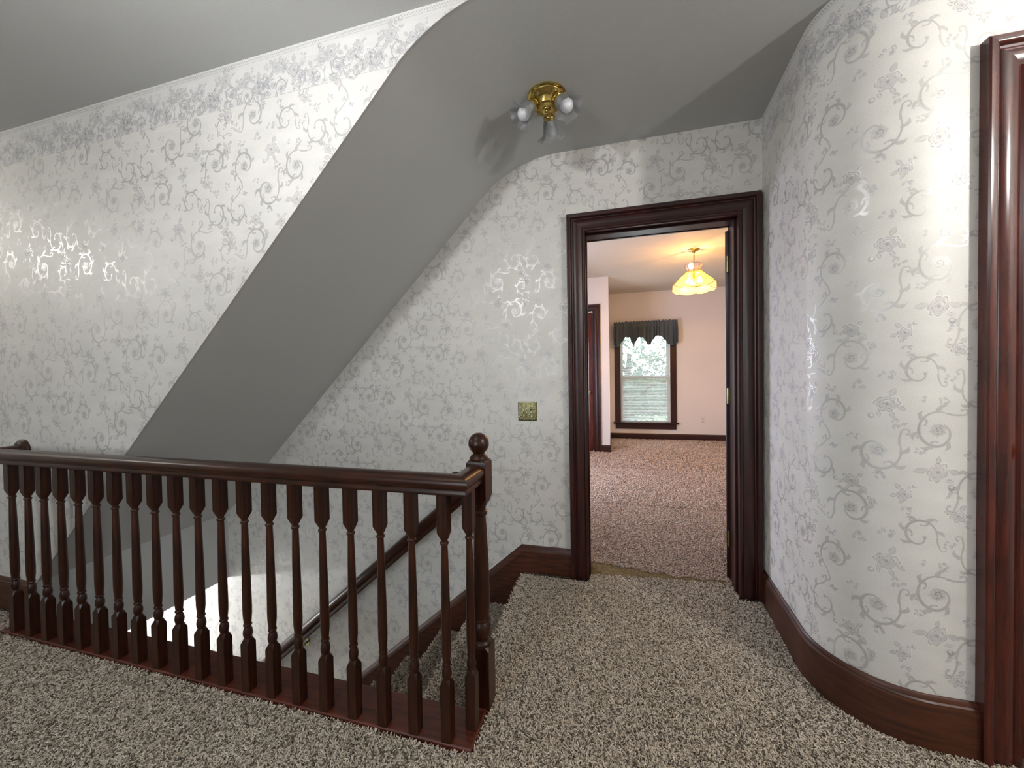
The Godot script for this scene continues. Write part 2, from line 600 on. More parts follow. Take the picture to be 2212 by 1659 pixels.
func materials() -> void:
	var fine := noise_img(3, 0.12, 3)
	var mott := noise_img(8, 0.012, 3)
	var p := Paper.new()
	p.start(1536, 768, TILE.x, 11)
	p.drop = Vector2(0.52, 0.26)
	var s := 0.52
	for q in [[.30, .10, .056, 2.9, 1, 1.0], [.62, .20, .046, 0.2, -1, 0.95], [.90, .92, .060, 2.9, 1, 0.9], [.43, .70, .060, 5.9, 1, 0.85], [.90, .32, .050, 3.6, -1, 1.0], [.20, .48, .054, 2.2, 1, 0.9], [.70, .56, .056, 5.2, -1, 1.0], [.99, .64, .036, 1.1, 1, 1.0], [.13, .82, .050, 4.4, -1, 0.9]]:
		p.scroll(Vector2(q[0], q[1]) * s, q[2], q[3], q[4], q[5], q[2] > 0.05)
	for q in [[.05, .07, .027], [.70, .81, .030], [.03, .34, .021], [.47, .40, .029], [.80, .07, .020], [.99, .48, .022], [.30, .92, .025], [.55, .96, .019]]:
		p.rose(Vector2(q[0], q[1]) * s, q[2])
	for q in [[.47, .22, .016], [.31, .62, .013], [.86, .70, .015], [.18, .30, .014], [.62, .37, .012], [.02, .62, .013], [.62, .68, .012], [.76, .24, .012]]:
		p.sprig(Vector2(q[0], q[1]) * s, q[2])
	for q in [[.40, .03, .012], [.73, .38, .011], [.12, .17, .011], [.52, .52, .012], [.90, .16, .011], [.08, .52, .011], [.78, .94, .012], [.34, .28, .012], [.56, .06, .010], [.20, .70, .010], [.44, .86, .011], [.95, .78, .011]]:
		p.sprig(Vector2(q[0], q[1]) * s, q[2])
		for k in 3:
			p.leaf(Vector2(q[0], q[1]) * s + Vector2(cos(k * 2.1 + q[0] * 9.0), sin(k * 2.1 + q[0] * 9.0)) * q[2], k * 2.1 + q[1] * 7.0, q[2] * 1.1, 0.7)
	M.paper = papered(p.images(Color(0.885, 0.874, 0.855), fine, mott))
	var b := Paper.new()           # the border under the ceiling: crowded roses below a twisted band
	b.start(1024, 288, 0.78, 5)
	for i in 9:
		var x := 0.78 * i / 9.0
		b.rose(Vector2(x + 0.02, 0.085 + 0.03 * (i % 3) - 0.02), 0.026 if i % 2 else 0.032)
		b.rose(Vector2(x + 0.06, 0.125 - 0.045 * (i % 2)), 0.019)
		b.scroll(Vector2(x + 0.045, 0.13 + 0.02 * (i % 2)), 0.034, 1.0 + i * 2.1, 1.0 if i % 2 else -1.0, 1.15)
		b.sprig(Vector2(x + 0.03, 0.17), 0.017)
		b.sprig(Vector2(x + 0.065, 0.055), 0.014)
		b.leaf(Vector2(x + 0.01, 0.15), 1.3 + i, 0.035)
		b.leaf(Vector2(x + 0.05, 0.16), 2.3 - i, 0.03)
	for i in 78:
		b.stroke(1, [Vector2(i * 0.01, 0.006), Vector2(i * 0.01 + 0.008, 0.016)], 0.0009, 0.0018, 0.0009, 0.6)
	b.stroke(1, [Vector2(0, 0.021), Vector2(0.39, 0.021), Vector2(0.78, 0.021)], 0.001, 0.001, 0.001, 0.5)
	M.border = papered(b.images(Color(0.875, 0.868, 0.858), fine, mott))

	M.ceiling = flat(Color(0.73, 0.735, 0.73), 0.85)
	M.room_paint = flat(Color(0.90, 0.88, 0.87), 0.75)
	M.room_ceiling = flat(Color(0.80, 0.77, 0.72), 0.8)
	for k in ["ceiling", "room_paint", "room_ceiling"]:
		M[k].heightmap_enabled = true
		M[k].heightmap_texture = ImageTexture.create_from_image(fine)
		M[k].heightmap_scale = 0.03
		M[k].uv1_triplanar = true
		M[k].uv1_world_triplanar = true
		M[k].uv1_scale = Vector3.ONE * 4.0
	var mah := [Color(0.11, 0.028, 0.02), Color(0.19, 0.05, 0.034), Color(0.26, 0.075, 0.048)]
	var oak := [Color(0.11, 0.046, 0.024), Color(0.20, 0.092, 0.047), Color(0.29, 0.143, 0.076)]
	var base := [Color(0.17, 0.078, 0.038), Color(0.295, 0.142, 0.068), Color(0.37, 0.19, 0.098)]
	M.case_y = wood(mah, Vector3(9, 0.8, 9), 0.4, 21)
	M.case_x = wood(mah, Vector3(0.8, 9, 9), 0.4, 22)
	M.case_y.clearcoat = 0.15
	M.case_x.clearcoat = 0.15
	M.near_y = wood([Color(0.16, 0.048, 0.032), Color(0.28, 0.094, 0.06), Color(0.37, 0.132, 0.085)], Vector3(9, 0.8, 9), 0.22, 24)
	M.near_x = wood([Color(0.16, 0.048, 0.032), Color(0.28, 0.094, 0.06), Color(0.37, 0.132, 0.085)], Vector3(0.8, 9, 9), 0.22, 25)
	M.oak_y = wood(oak, Vector3(12, 1.0, 12), 0.32, 31)
	M.oak_x = wood(oak, Vector3(1.0, 12, 12), 0.3, 32)
	M.oak_y.clearcoat = 0.15
	M.oak_x.clearcoat = 0.18
	for k in ["oak_x", "oak_y"]:
		M[k].metallic_specular = 0.4
	M.base_x = wood(base, Vector3(1.0, 10, 2.0), 0.48, 33)
	M.base_x.clearcoat = 0.1
	M.shoe = wood([Color(0.20, 0.075, 0.04), Color(0.34, 0.14, 0.075), Color(0.42, 0.18, 0.10)], Vector3(1.0, 12, 12), 0.45, 34)
	M.shoe.clearcoat = 0.1
	M.door = wood([Color(0.20, 0.05, 0.03), Color(0.34, 0.09, 0.05), Color(0.44, 0.14, 0.08)], Vector3(8, 0.7, 8), 0.28, 23)
	M.brass = flat(Color(0.80, 0.70, 0.42), 0.14, 1.0)
	M.brass_old = flat(Color(0.66, 0.64, 0.48), 0.24, 1.0)
	M.white = flat(Color(0.88, 0.87, 0.85), 0.4)
	M.dark = flat(Color(0.06, 0.05, 0.045), 0.7)
	M.under = flat(Color(0.30, 0.28, 0.24), 0.95)
	M.under_pink = flat(Color(0.34, 0.28, 0.20), 0.95)
	M.pane = glass(Color(0.97, 1.0, 1.0), 0.05, 0.03)
	M.frost = glass(Color(0.60, 0.61, 0.62), 0.36, 0.35)
	M.bulb_off = flat(Color(0.93, 0.93, 0.95), 0.12)
	M.bulb_off.clearcoat_enabled = true
	M.vinyl = flat(Color(0.85, 0.86, 0.86), 0.45)

# ---------------------------------------------------------------- walls, floors, ceilings
func curve_path(off: float) -> PackedVector3Array:
	# the papered wall at the right, from the corner beside the door round to the near door; off moves it out from the wall's face
	var p := PackedVector3Array()
	var c := Vector2(0.985, -1.725)
	var r := 0.25 + off
	p.append(Vector3(1.14, 0, c.y + r))
	p.append(Vector3(c.x, 0, c.y + r))
	for i in range(1, 21):
		var a := PI / 2 + PI / 2 * i / 20.0
		p.append(Vector3(c.x + cos(a) * r, 0, c.y + sin(a) * r))
	p.append(Vector3(0.765 - off, 0, ZF))
	return p

func build_shell() -> void:
	var sl := slope_outline()
	# floor of the hall and landing
	var mb := MB.new()
	mb.slab(vv([-5, 1.6, -5, -1.245, -2.9, -1.245, -2.9, -1.25, XN - 0.01, -1.25, XN - 0.01, -2.40, 1.0, -2.40, 1.0, -1.55, 2.4, -1.55, 2.4, 1.6]), Vector3(0, -0.012, 0), Vector3.RIGHT, Vector3(0, 0, 1), -0.25)
	var f := put("floor", mb, M.under)
	tag(f, "hall and landing floor under the grey carpet", "floor", "", "structure")
	# ceiling
	mb = MB.new()
	mb.slab(rect(-5.1, -2.40, 2.5, 1.7), Vector3(0, C, 0), Vector3.RIGHT, Vector3(0, 0, 1), 0.12)
	tag(put("ceiling", mb, M.ceiling), "flat grey painted ceiling of the hall", "ceiling", "", "structure")
	# the sloped ceiling over the stairs with its rounded start and the drop at its foot
	var poly := sl.duplicate()
	poly.append(Vector2(XH, YH)); poly.append(Vector2(XH - 0.14, YH)); poly.append(Vector2(XH - 0.14, C + 0.05)); poly.append(Vector2(-0.29, C + 0.05))
	mb = MB.new()
	mb.slab(poly, Vector3(0, 0, ZL - 0.012), Vector3.RIGHT, Vector3.UP, -(ZF - ZL + 0.012))
	tag(put("ceiling_slope", mb, M.ceiling), "grey sloped ceiling over the staircase, rounded at the top", "ceiling", "", "structure")
	# wall to the left of the slope, papered
	poly = PackedVector2Array()
	for q in sl:
		poly.append(q)
	poly.append(Vector2(XH, 0)); poly.append(Vector2(-5.0, 0)); poly.append(Vector2(-5.0, C))
	mb = MB.new()
	mb.slab(poly, Vector3(0, 0, ZL), Vector3.RIGHT, Vector3.UP, 0.012, TILE)
	var wl := put("wall_left", mb, M.paper)
	tag(wl, "wallpapered wall above the left of the stairs, cut by the sloped ceiling", "wall", "", "structure")
	mb = MB.new()
	var bo := PackedVector2Array()
	var bh := 0.178
	for q in sl:
		if q.y > C - bh:
			bo.append(q)
	bo.append(Vector2(sl[12].x + (C - bh - sl[12].y), C - bh)); bo.append(Vector2(-5.0, C - bh)); bo.append(Vector2(-5.0, C))
	for i in bo.size():
		bo[i].y -= C
	mb.slab(bo, Vector3(0, C, ZL + 0.0012), Vector3.RIGHT, Vector3.UP, 0.002, Vector2(0.78, 0.219))
	put("border_strip", mb, M.border, wl)
	# far wall with the doorway; it goes on down the stairwell
	mb = MB.new()
	mb.slab(vv([-5.2, 0, -0.165, 0, -0.165, 2.045, 0.675, 2.045, 0.675, 0, 0.95, 0, 0.95, 2.6, -5.2, 2.6]), Vector3(0, 0, ZF), Vector3.RIGHT, Vector3.UP, 0.14, TILE)
	mb.slab(vv([-5.2, -2.75, 0.95, -2.75, 0.95, 0, 0.675, 0, 0.675, -0.03, -0.165, -0.03, -0.165, 0, -5.2, 0]), Vector3(0, 0, ZF), Vector3.RIGHT, Vector3.UP, 0.14, TILE)
	tag(put("wall_far", mb, M.paper), "wallpapered wall with the open doorway and the stairs along it", "wall", "", "structure")
	# curved wall at the right
	mb = MB.new()
	var pa := curve_path(0.0)
	var pb := curve_path(-0.09)
	var u := 0.0
	for i in pa.size() - 1:
		var d := pa[i].distance_to(pa[i + 1])
		var n := Vector3.UP.cross(pa[i + 1] - pa[i]).normalized()
		var y := Vector3(0, C + 0.02, 0)
		mb.quad_to(n, pa[i], pa[i + 1], pa[i + 1] + y, pa[i] + y, Vector2(-u / TILE.x, 0), Vector2(-(u + d) / TILE.x, 0), Vector2(-(u + d) / TILE.x, -y.y / TILE.y), Vector2(-u / TILE.x, -y.y / TILE.y))
		mb.quad_to(-n, pb[i], pb[i + 1], pb[i + 1] + y, pb[i] + y)
		u += d
	mb.slab(rect(1.14, 2.085, 2.0, C + 0.02), Vector3(0, 0, -1.475), Vector3.RIGHT, Vector3.UP, 0.1, TILE)
	mb.slab(rect(2.0, 0, 2.5, C + 0.02), Vector3(0, 0, -1.475), Vector3.RIGHT, Vector3.UP, 0.1, TILE)
	var wr := put("wall_right", mb, M.paper)
	tag(wr, "curved wallpapered wall between the doorway and the near door", "wall", "", "structure")
	mb = MB.new()
	pa = curve_path(0.0012)
	u = 0.0
	pa.insert(0, Vector3(2.4, 0, pa[0].z))
	for i in pa.size() - 1:
		var d := pa[i].distance_to(pa[i + 1])
		var n := Vector3.UP.cross(pa[i + 1] - pa[i]).normalized()
		var y0 := Vector3(0, C - bh, 0)
		var y1 := Vector3(0, C, 0)
		mb.quad_to(n, pa[i] + y0, pa[i + 1] + y0, pa[i + 1] + y1, pa[i] + y1, Vector2(-u / .78, bh / .219), Vector2(-(u + d) / .78, bh / .219), Vector2(-(u + d) / .78, 0), Vector2(-u / .78, 0))
		mb.quad_to(Vector3.DOWN, pa[i] + y0, pa[i + 1] + y0, pa[i + 1] + y0 - n * 0.0012, pa[i] + y0 - n * 0.0012)
		u += d
	put("border_strip", mb, M.border, wr)
	# the hall behind the camera
	mb = MB.new()
	mb.slab(rect(-5.1, -0.02, -1.65, C + 0.02), Vector3(0, 0, 1.6), Vector3(1, 0, 0), Vector3.UP, -0.12, TILE)
	mb.slab(rect(-0.75, -0.02, 2.5, C + 0.02), Vector3(0, 0, 1.6), Vector3(1, 0, 0), Vector3.UP, -0.12, TILE)
	mb.slab(rect(-1.65, -0.02, -0.75, 0.7), Vector3(0, 0, 1.6), Vector3(1, 0, 0), Vector3.UP, -0.12, TILE)
	mb.slab(rect(-1.65, 2.0, -0.75, C + 0.02), Vector3(0, 0, 1.6), Vector3(1, 0, 0), Vector3.UP, -0.12, TILE)
	tag(put("wall_back", mb, M.paper), "wallpapered wall of the hall behind the viewer, with a window", "wall", "", "structure")
	mb = MB.new()
	mb.slab(rect(-1.6, -0.02, 1.55, C + 0.02), Vector3(2.4, 0, 0), Vector3(0, 0, -1), Vector3.UP, -0.1, TILE)
	tag(put("wall_end_right", mb, M.paper), "wallpapered wall past the near door", "wall", "", "structure")
	mb = MB.new()
	mb.slab(rect(-1.6, -0.02, 1.24, C + 0.02), Vector3(-5.0, 0, 0), Vector3(0, 0, -1), Vector3.UP, 0.1, TILE)
	tag(put("wall_end_left", mb, M.paper), "wallpapered wall at the left end of the hall", "wall", "", "structure")
	# the flight below: its near wall, its end wall with a window, its floor
	mb = MB.new()
	mb.slab(rect(-5.2, -2.75, XN, -0.262), Vector3(0, 0, -1.25), Vector3.RIGHT, Vector3.UP, -0.1, TILE)
	tag(put("wall_stair_near", mb, M.paper), "wallpapered wall of the stairwell under the balustrade", "wall", "", "structure")
	mb = MB.new()
	mb.slab(rect(1.1, -2.75, 2.4, -0.2), Vector3(-5.2, 0, 0), Vector3(0, 0, -1), Vector3.UP, 0.1, TILE)
	tag(put("wall_stair_end", mb, M.paper), "wallpapered end wall at the foot of the stairs", "wall", "", "structure")
	mb = MB.new()
	mb.slab(rect(-5.3, -2.40, 1.0, -1.15), Vector3(0, -2.75, 0), Vector3.RIGHT, Vector3(0, 0, 1), -0.1)
	tag(put("floor_lower", mb, M.under), "floor at the foot of the stairs", "floor", "", "structure")
	mb = MB.new()
	mb.box(Vector3(-4.16, YH + 0.06, -1.75), Vector3(2.2, 0.12, 1.0))
	tag(put("ceiling_lower", mb, M.ceiling), "low ceiling past the foot of the sloped ceiling", "ceiling", "", "structure")
	# baseboards
	var prof := vv([0, 0.0, 0.019, 0.0, 0.019, 0.138, 0.016, 0.143, 0.016, 0.149, 0.011, 0.153, 0.009, 0.163, 0.004, 0.168, 0, 0.168])
	mb = MB.new()
	var path := curve_path(0.0)
	path[0].x = 1.079
	path[path.size() - 1].z = ZF + 0.02
	mb.sweep(path, Vector3.UP, prof)
	tag(put("baseboard_right", mb, M.base_x), "brown baseboard bent round the foot of the curved wall", "baseboard", "", "structure")
	mb = MB.new()
	mb.sweep(PackedVector3Array([Vector3(XH - 0.002, 0, ZL), Vector3(-5.0, 0, ZL)]), Vector3.UP, prof)
	tag(put("baseboard_left", mb, M.base_x), "dark baseboard under the left wall beside the balustrade", "baseboard", "", "structure")
	# baseboard of the far wall turning into the skirt board of the stairs
	var k := 0.876
	var xk := -0.538
	poly = vv([-0.24, 0.0, -0.24, 0.15, xk, 0.15, -3.4, 0.15 - k * (xk + 3.4), -3.4, -0.42 - k * (xk + 3.4), XN - 0.02, -0.3, XN - 0.02, 0.0])
	mb = MB.new()
	mb.slab(poly, Vector3(0, 0, ZF + 0.019), Vector3.RIGHT, Vector3.UP, 0.019)
	var sk := put("trim_1", mb, M.base_x)
	tag(sk, "brown baseboard left of the doorway running down the stairs as a skirt board", "skirt board", "", "structure")
	mb = MB.new()
	mb.sweep(PackedVector3Array([Vector3(-0.24, 0.135, ZF), Vector3(xk, 0.135, ZF), Vector3(-3.4, 0.135 - k * (xk + 3.4), ZF)]), Vector3(0, 0, 1), vv([0, 0, -0.030, 0, -0.030, 0.009, -0.020, 0.014, -0.012, 0.021, 0.004, 0.024, 0.004, 0]))
	put("cap_moulding", mb, M.base_x, sk)

# ---------------------------------------------------------------- doorways
const CASING := [0.0, 0.0, 0.0, 0.012, 0.006, 0.018, 0.014, 0.018, 0.019, 0.013, 0.024, 0.015, 0.038, 0.022, 0.052, 0.024, 0.066, 0.021, 0.071, 0.017, 0.076, 0.019, 0.080, 0.030, 0.086, 0.034, 0.100, 0.034, 0.104, 0.030, 0.104, 0.0]

func casing(parent: Node, x0: float, x1: float, top: float, z: float, n := 1.0, only := [0, 1, 2], mats := ["case_y", "case_x"]) -> void:
	var foot := 0.0
	# x0, x1: inner edges of the opening as it is faced
	var path := PackedVector3Array([Vector3(x0, foot, z), Vector3(x0, top, z), Vector3(x1, top, z), Vector3(x1, foot, z)])
	if n < 0:
		path.reverse()
	for i in only:
		var mb := MB.new()
		mb.sweep(path, Vector3(0, 0, n), vv(CASING), i)
		put("casing_head" if i == 1 else "casing_leg", mb, M[mats[1 if i == 1 else 0]], parent)

func door_leaf(parent: Node, xf: Transform3D, w: float, h: float, mat: Material, knob_side: float) -> void:
	# a five-panel leaf, its hinge side at x = 0, thickness along z
	var th := 0.036
	var mb := MB.new()
	mb.box(Vector3(w / 2, h / 2, 0), Vector3(w, h, th * 0.55))
	for q in [[0.055, h / 2, 0.11, h], [w - 0.055, h / 2, 0.11, h], [w / 2, 0.10, w - 0.2, 0.2], [w / 2, h - 0.06, w - 0.2, 0.12], [w / 2, 0.95, w - 0.2, 0.16], [w / 2, h * 0.5, 0.10, h - 0.2]]:
		mb.box(Vector3(q[0], q[1], 0), Vector3(q[2], q[3], th), 0.003)
	var o := put("door_leaf", mb, mat, parent)
	o.transform = xf
	for sx in [0.30, 0.70]:
		for sy in [[0.2, 0.87], [1.03, h - 0.12]]:
			var pb := MB.new()
			pb.box(Vector3(w * sx, (sy[0] + sy[1]) / 2, 0), Vector3(w * 0.5 - 0.21, sy[1] - sy[0] - 0.07, th * 0.8), 0.006)
			put("panel", pb, mat, o)
	var kb := MB.new()
	var kx := w - 0.06 if knob_side > 0 else 0.06
	for sz in [-1.0, 1.0]:
		var bs := Transform3D(Basis(Vector3.RIGHT, PI / 2 * sz), Vector3(kx, 0.93, sz * th / 2))
		kb.lathe(vv([0.0, 0.0, 0.026, 0.0, 0.027, 0.003, 0.018, 0.006, 0.009, 0.012, 0.009, 0.026, 0.02, 0.034, 0.027, 0.046, 0.026, 0.056, 0.017, 0.063, 0.0, 0.065]), bs, 18)
	put("knob", kb, M.brass, o)

func build_doors() -> void:
	# doorway to the far room
	var d := thing("door_1", "open doorway in dark mahogany casing to the lit pink-carpeted room", "doorway", Vector3.ZERO, 0, "", "structure")
	casing(d, -0.142, 0.650, 2.032, ZF)
	casing(d, -0.142, 0.650, 2.032, ZF - 0.16, -1.0)
	for s in [[-0.156, 0], [0.664, 1]]:
		var mb := MB.new()
		mb.box(Vector3(s[0], 1.02, ZF - 0.08), Vector3(0.022, 2.07, 0.17), 0.002)
		mb.box(Vector3(s[0] + (0.016 if s[1] == 0 else -0.016), 1.01, ZF - 0.055), Vector3(0.012, 2.05, 0.035), 0.002)
		put("jamb", mb, M.case_y, d)
	var hb := MB.new()
	hb.box(Vector3(0.254, 2.046, ZF - 0.08), Vector3(0.80, 0.022, 0.17), 0.002)
	hb.box(Vector3(0.254, 2.03, ZF - 0.055), Vector3(0.79, 0.012, 0.035), 0.002)
	put("jamb_head", hb, M.case_x, d)
	door_leaf(d, Transform3D(Basis(Vector3.UP, deg_to_rad(62)), Vector3(0.650, 0.012, ZF - 0.165)), 0.76, 2.0, M.case_y, 1.0)
	for y in [0.25, 1.07, 1.82]:
		var mb := MB.new()
		mb.tube(PackedVector3Array([Vector3(0.641, y - 0.045, ZF - 0.152), Vector3(0.641, y + 0.045, ZF - 0.152)]), 0.006, 10)
		mb.box(Vector3(0.652, y, ZF - 0.152), Vector3(0.004, 0.09, 0.016))
		put("hinge", mb, M.brass_old, d)
	var tb := MB.new()
	tb.slab(vv([-0.150, -2.29, 0.16, -2.30, 0.42, -2.325, 0.66, -2.37, 0.66, -2.40, 0.40, -2.395, 0.18, -2.41, -0.02, -2.46, -0.150, -2.48]), Vector3(0, -0.004, 0), Vector3.RIGHT, Vector3(0, 0, 1), -0.02)
	put("threshold", tb, flat(Color(0.50, 0.42, 0.27), 0.95), d)
	# near door at the right
	d = thing("door_2", "near mahogany door at the right edge, in a deep moulded casing", "door", Vector3.ZERO, 0, "", "structure")
	casing(d, 1.183, 1.995, 2.070, -1.475, 1.0, [0, 1, 2], ["near_y", "near_x"])
	for s in [1.168, 2.010]:
		var mb := MB.new()
		mb.box(Vector3(s, 1.04, -1.53), Vector3(0.022, 2.08, 0.11), 0.002)
		put("jamb", mb, M.near_y, d)
	var jb := MB.new()
	jb.box(Vector3(1.6, 2.08, -1.53), Vector3(0.84, 0.022, 0.11), 0.002)
	put("jamb_head", jb, M.case_x, d)
	door_leaf(d, Transform3D(Basis.IDENTITY, Vector3(1.182, 0.012, -1.495)), 0.81, 2.05, M.door, -1.0)

# ---------------------------------------------------------------- stairs
func build_stairs() -> void:
	var st := thing("staircase", "carpeted stairs going down left along the papered wall", "staircase", Vector3.ZERO, 0, "", "structure")
	for i in range(1, 12):
		var x1 := XN - 0.03 - RUN * (i - 1)      # back of this tread
		var y := -RISE * i
		var x0 := x1 - RUN - 0.03
		var p := vv([x1 + 0.03, y - 0.24, x1 + 0.03, y, x0 + 0.022, y])
		for k in range(1, 8):
			var a := PI / 2 + PI * k / 7.0
			p.append(Vector2(x0 + 0.022 + cos(a) * 0.022, y - 0.022 + sin(a) * 0.022))
		p.append(Vector2(x0 + 0.028, y - 0.05)); p.append(Vector2(x0 + 0.03, y - 0.24))
		var mb := MB.new()
		mb.slab(p, Vector3(0, 0, -1.26), Vector3.RIGHT, Vector3.UP, -ZF - 0.02 - 1.26)
		put("step", mb, M.under, st)
	# nosing of the landing
	var mb := MB.new()
	var p := vv([XN + 0.02, -0.012])
	for k in range(0, 9):
		var a := PI / 2 + PI * k / 8.0
		p.append(Vector2(XN - 0.01 + cos(a) * 0.022, -0.034 + sin(a) * 0.022))
	p.append(Vector2(XN - 0.01, -0.06)); p.append(Vector2(XN - 0.005, -0.255)); p.append(Vector2(XN + 0.02, -0.255))
	mb.slab(p, Vector3(0, 0, -1.26), Vector3.RIGHT, Vector3.UP, -ZF - 0.02 - 1.26)
	put("landing_nosing", mb, M.under, st)

# ---------------------------------------------------------------- balustrade
func baluster_mesh() -> ArrayMesh:
	var mb := MB.new()
	var h := 0.018
	var sq := func(y: float, r: float, cut: float) -> PackedVector3Array:
		var o := PackedVector3Array()
		for q in [[1, -1], [1, 1], [-1, 1], [-1, -1]]:
			for e in 2:
				var a := Vector2(q[0], q[1]) * r
				if (e == 0) == (q[0] * q[1] < 0):
					a.x -= q[0] * cut
				else:
					a.y -= q[1] * cut
				o.append(Vector3(a.x, y, a.y))
		return o
	mb.loft([sq.call(0.004, h, 0.001), sq.call(0.190, h, 0.001), sq.call(0.211, 0.0125, 0.0073)])
	mb.loft([sq.call(0.674, 0.0125, 0.0073), sq.call(0.697, h, 0.001), sq.call(0.822, h, 0.001)])
	mb.lathe(vv([0.0125, 0.209, 0.0155, 0.220, 0.0165, 0.230, 0.0150, 0.243, 0.0115, 0.252, 0.0112, 0.255, 0.0145, 0.258, 0.0150, 0.261, 0.0145, 0.264, 0.0125, 0.268, 0.0155, 0.300, 0.0160, 0.330, 0.0150, 0.430, 0.0130, 0.560, 0.0112, 0.640, 0.0108, 0.650, 0.0108, 0.655, 0.0140, 0.657, 0.0145, 0.661, 0.0140, 0.664, 0.0108, 0.667, 0.0120, 0.676]), Transform3D.IDENTITY, 14)
	return mb.mesh()

func newel_mesh() -> MB:
	var mb := MB.new()
	var h := 0.037
	var sq := func(y: float, r: float, cut: float) -> PackedVector3Array:
		var o := PackedVector3Array()
		for q in [[1, -1], [1, 1], [-1, 1], [-1, -1]]:
			for e in 2:
				var a := Vector2(q[0], q[1]) * r
				if (e == 0) == (q[0] * q[1] < 0):
					a.x -= q[0] * cut
				else:
					a.y -= q[1] * cut
				o.append(Vector3(a.x, y, a.y))
		return o
	mb.loft([sq.call(-0.25, h, 0.0015), sq.call(0.215, h, 0.0015), sq.call(0.226, 0.033, 0.010)])
	mb.loft([sq.call(0.742, 0.030, 0.012), sq.call(0.768, h, 0.0015), sq.call(0.892, h, 0.0015), sq.call(0.901, 0.030, 0.004)])
	mb.lathe(vv([0.033, 0.222, 0.034, 0.229, 0.031, 0.235, 0.024, 0.240, 0.026, 0.246, 0.033, 0.262, 0.0355, 0.278, 0.034, 0.292, 0.028, 0.304, 0.025, 0.308, 0.031, 0.311, 0.032, 0.315, 0.0305, 0.319, 0.0285, 0.324, 0.031, 0.36, 0.0315, 0.40, 0.029, 0.52, 0.0245, 0.64, 0.0215, 0.694, 0.0225, 0.698, 0.027, 0.701, 0.028, 0.707, 0.027, 0.713, 0.0225, 0.717, 0.022, 0.726, 0.026, 0.735, 0.030, 0.744]), Transform3D.IDENTITY, 22)
	return mb

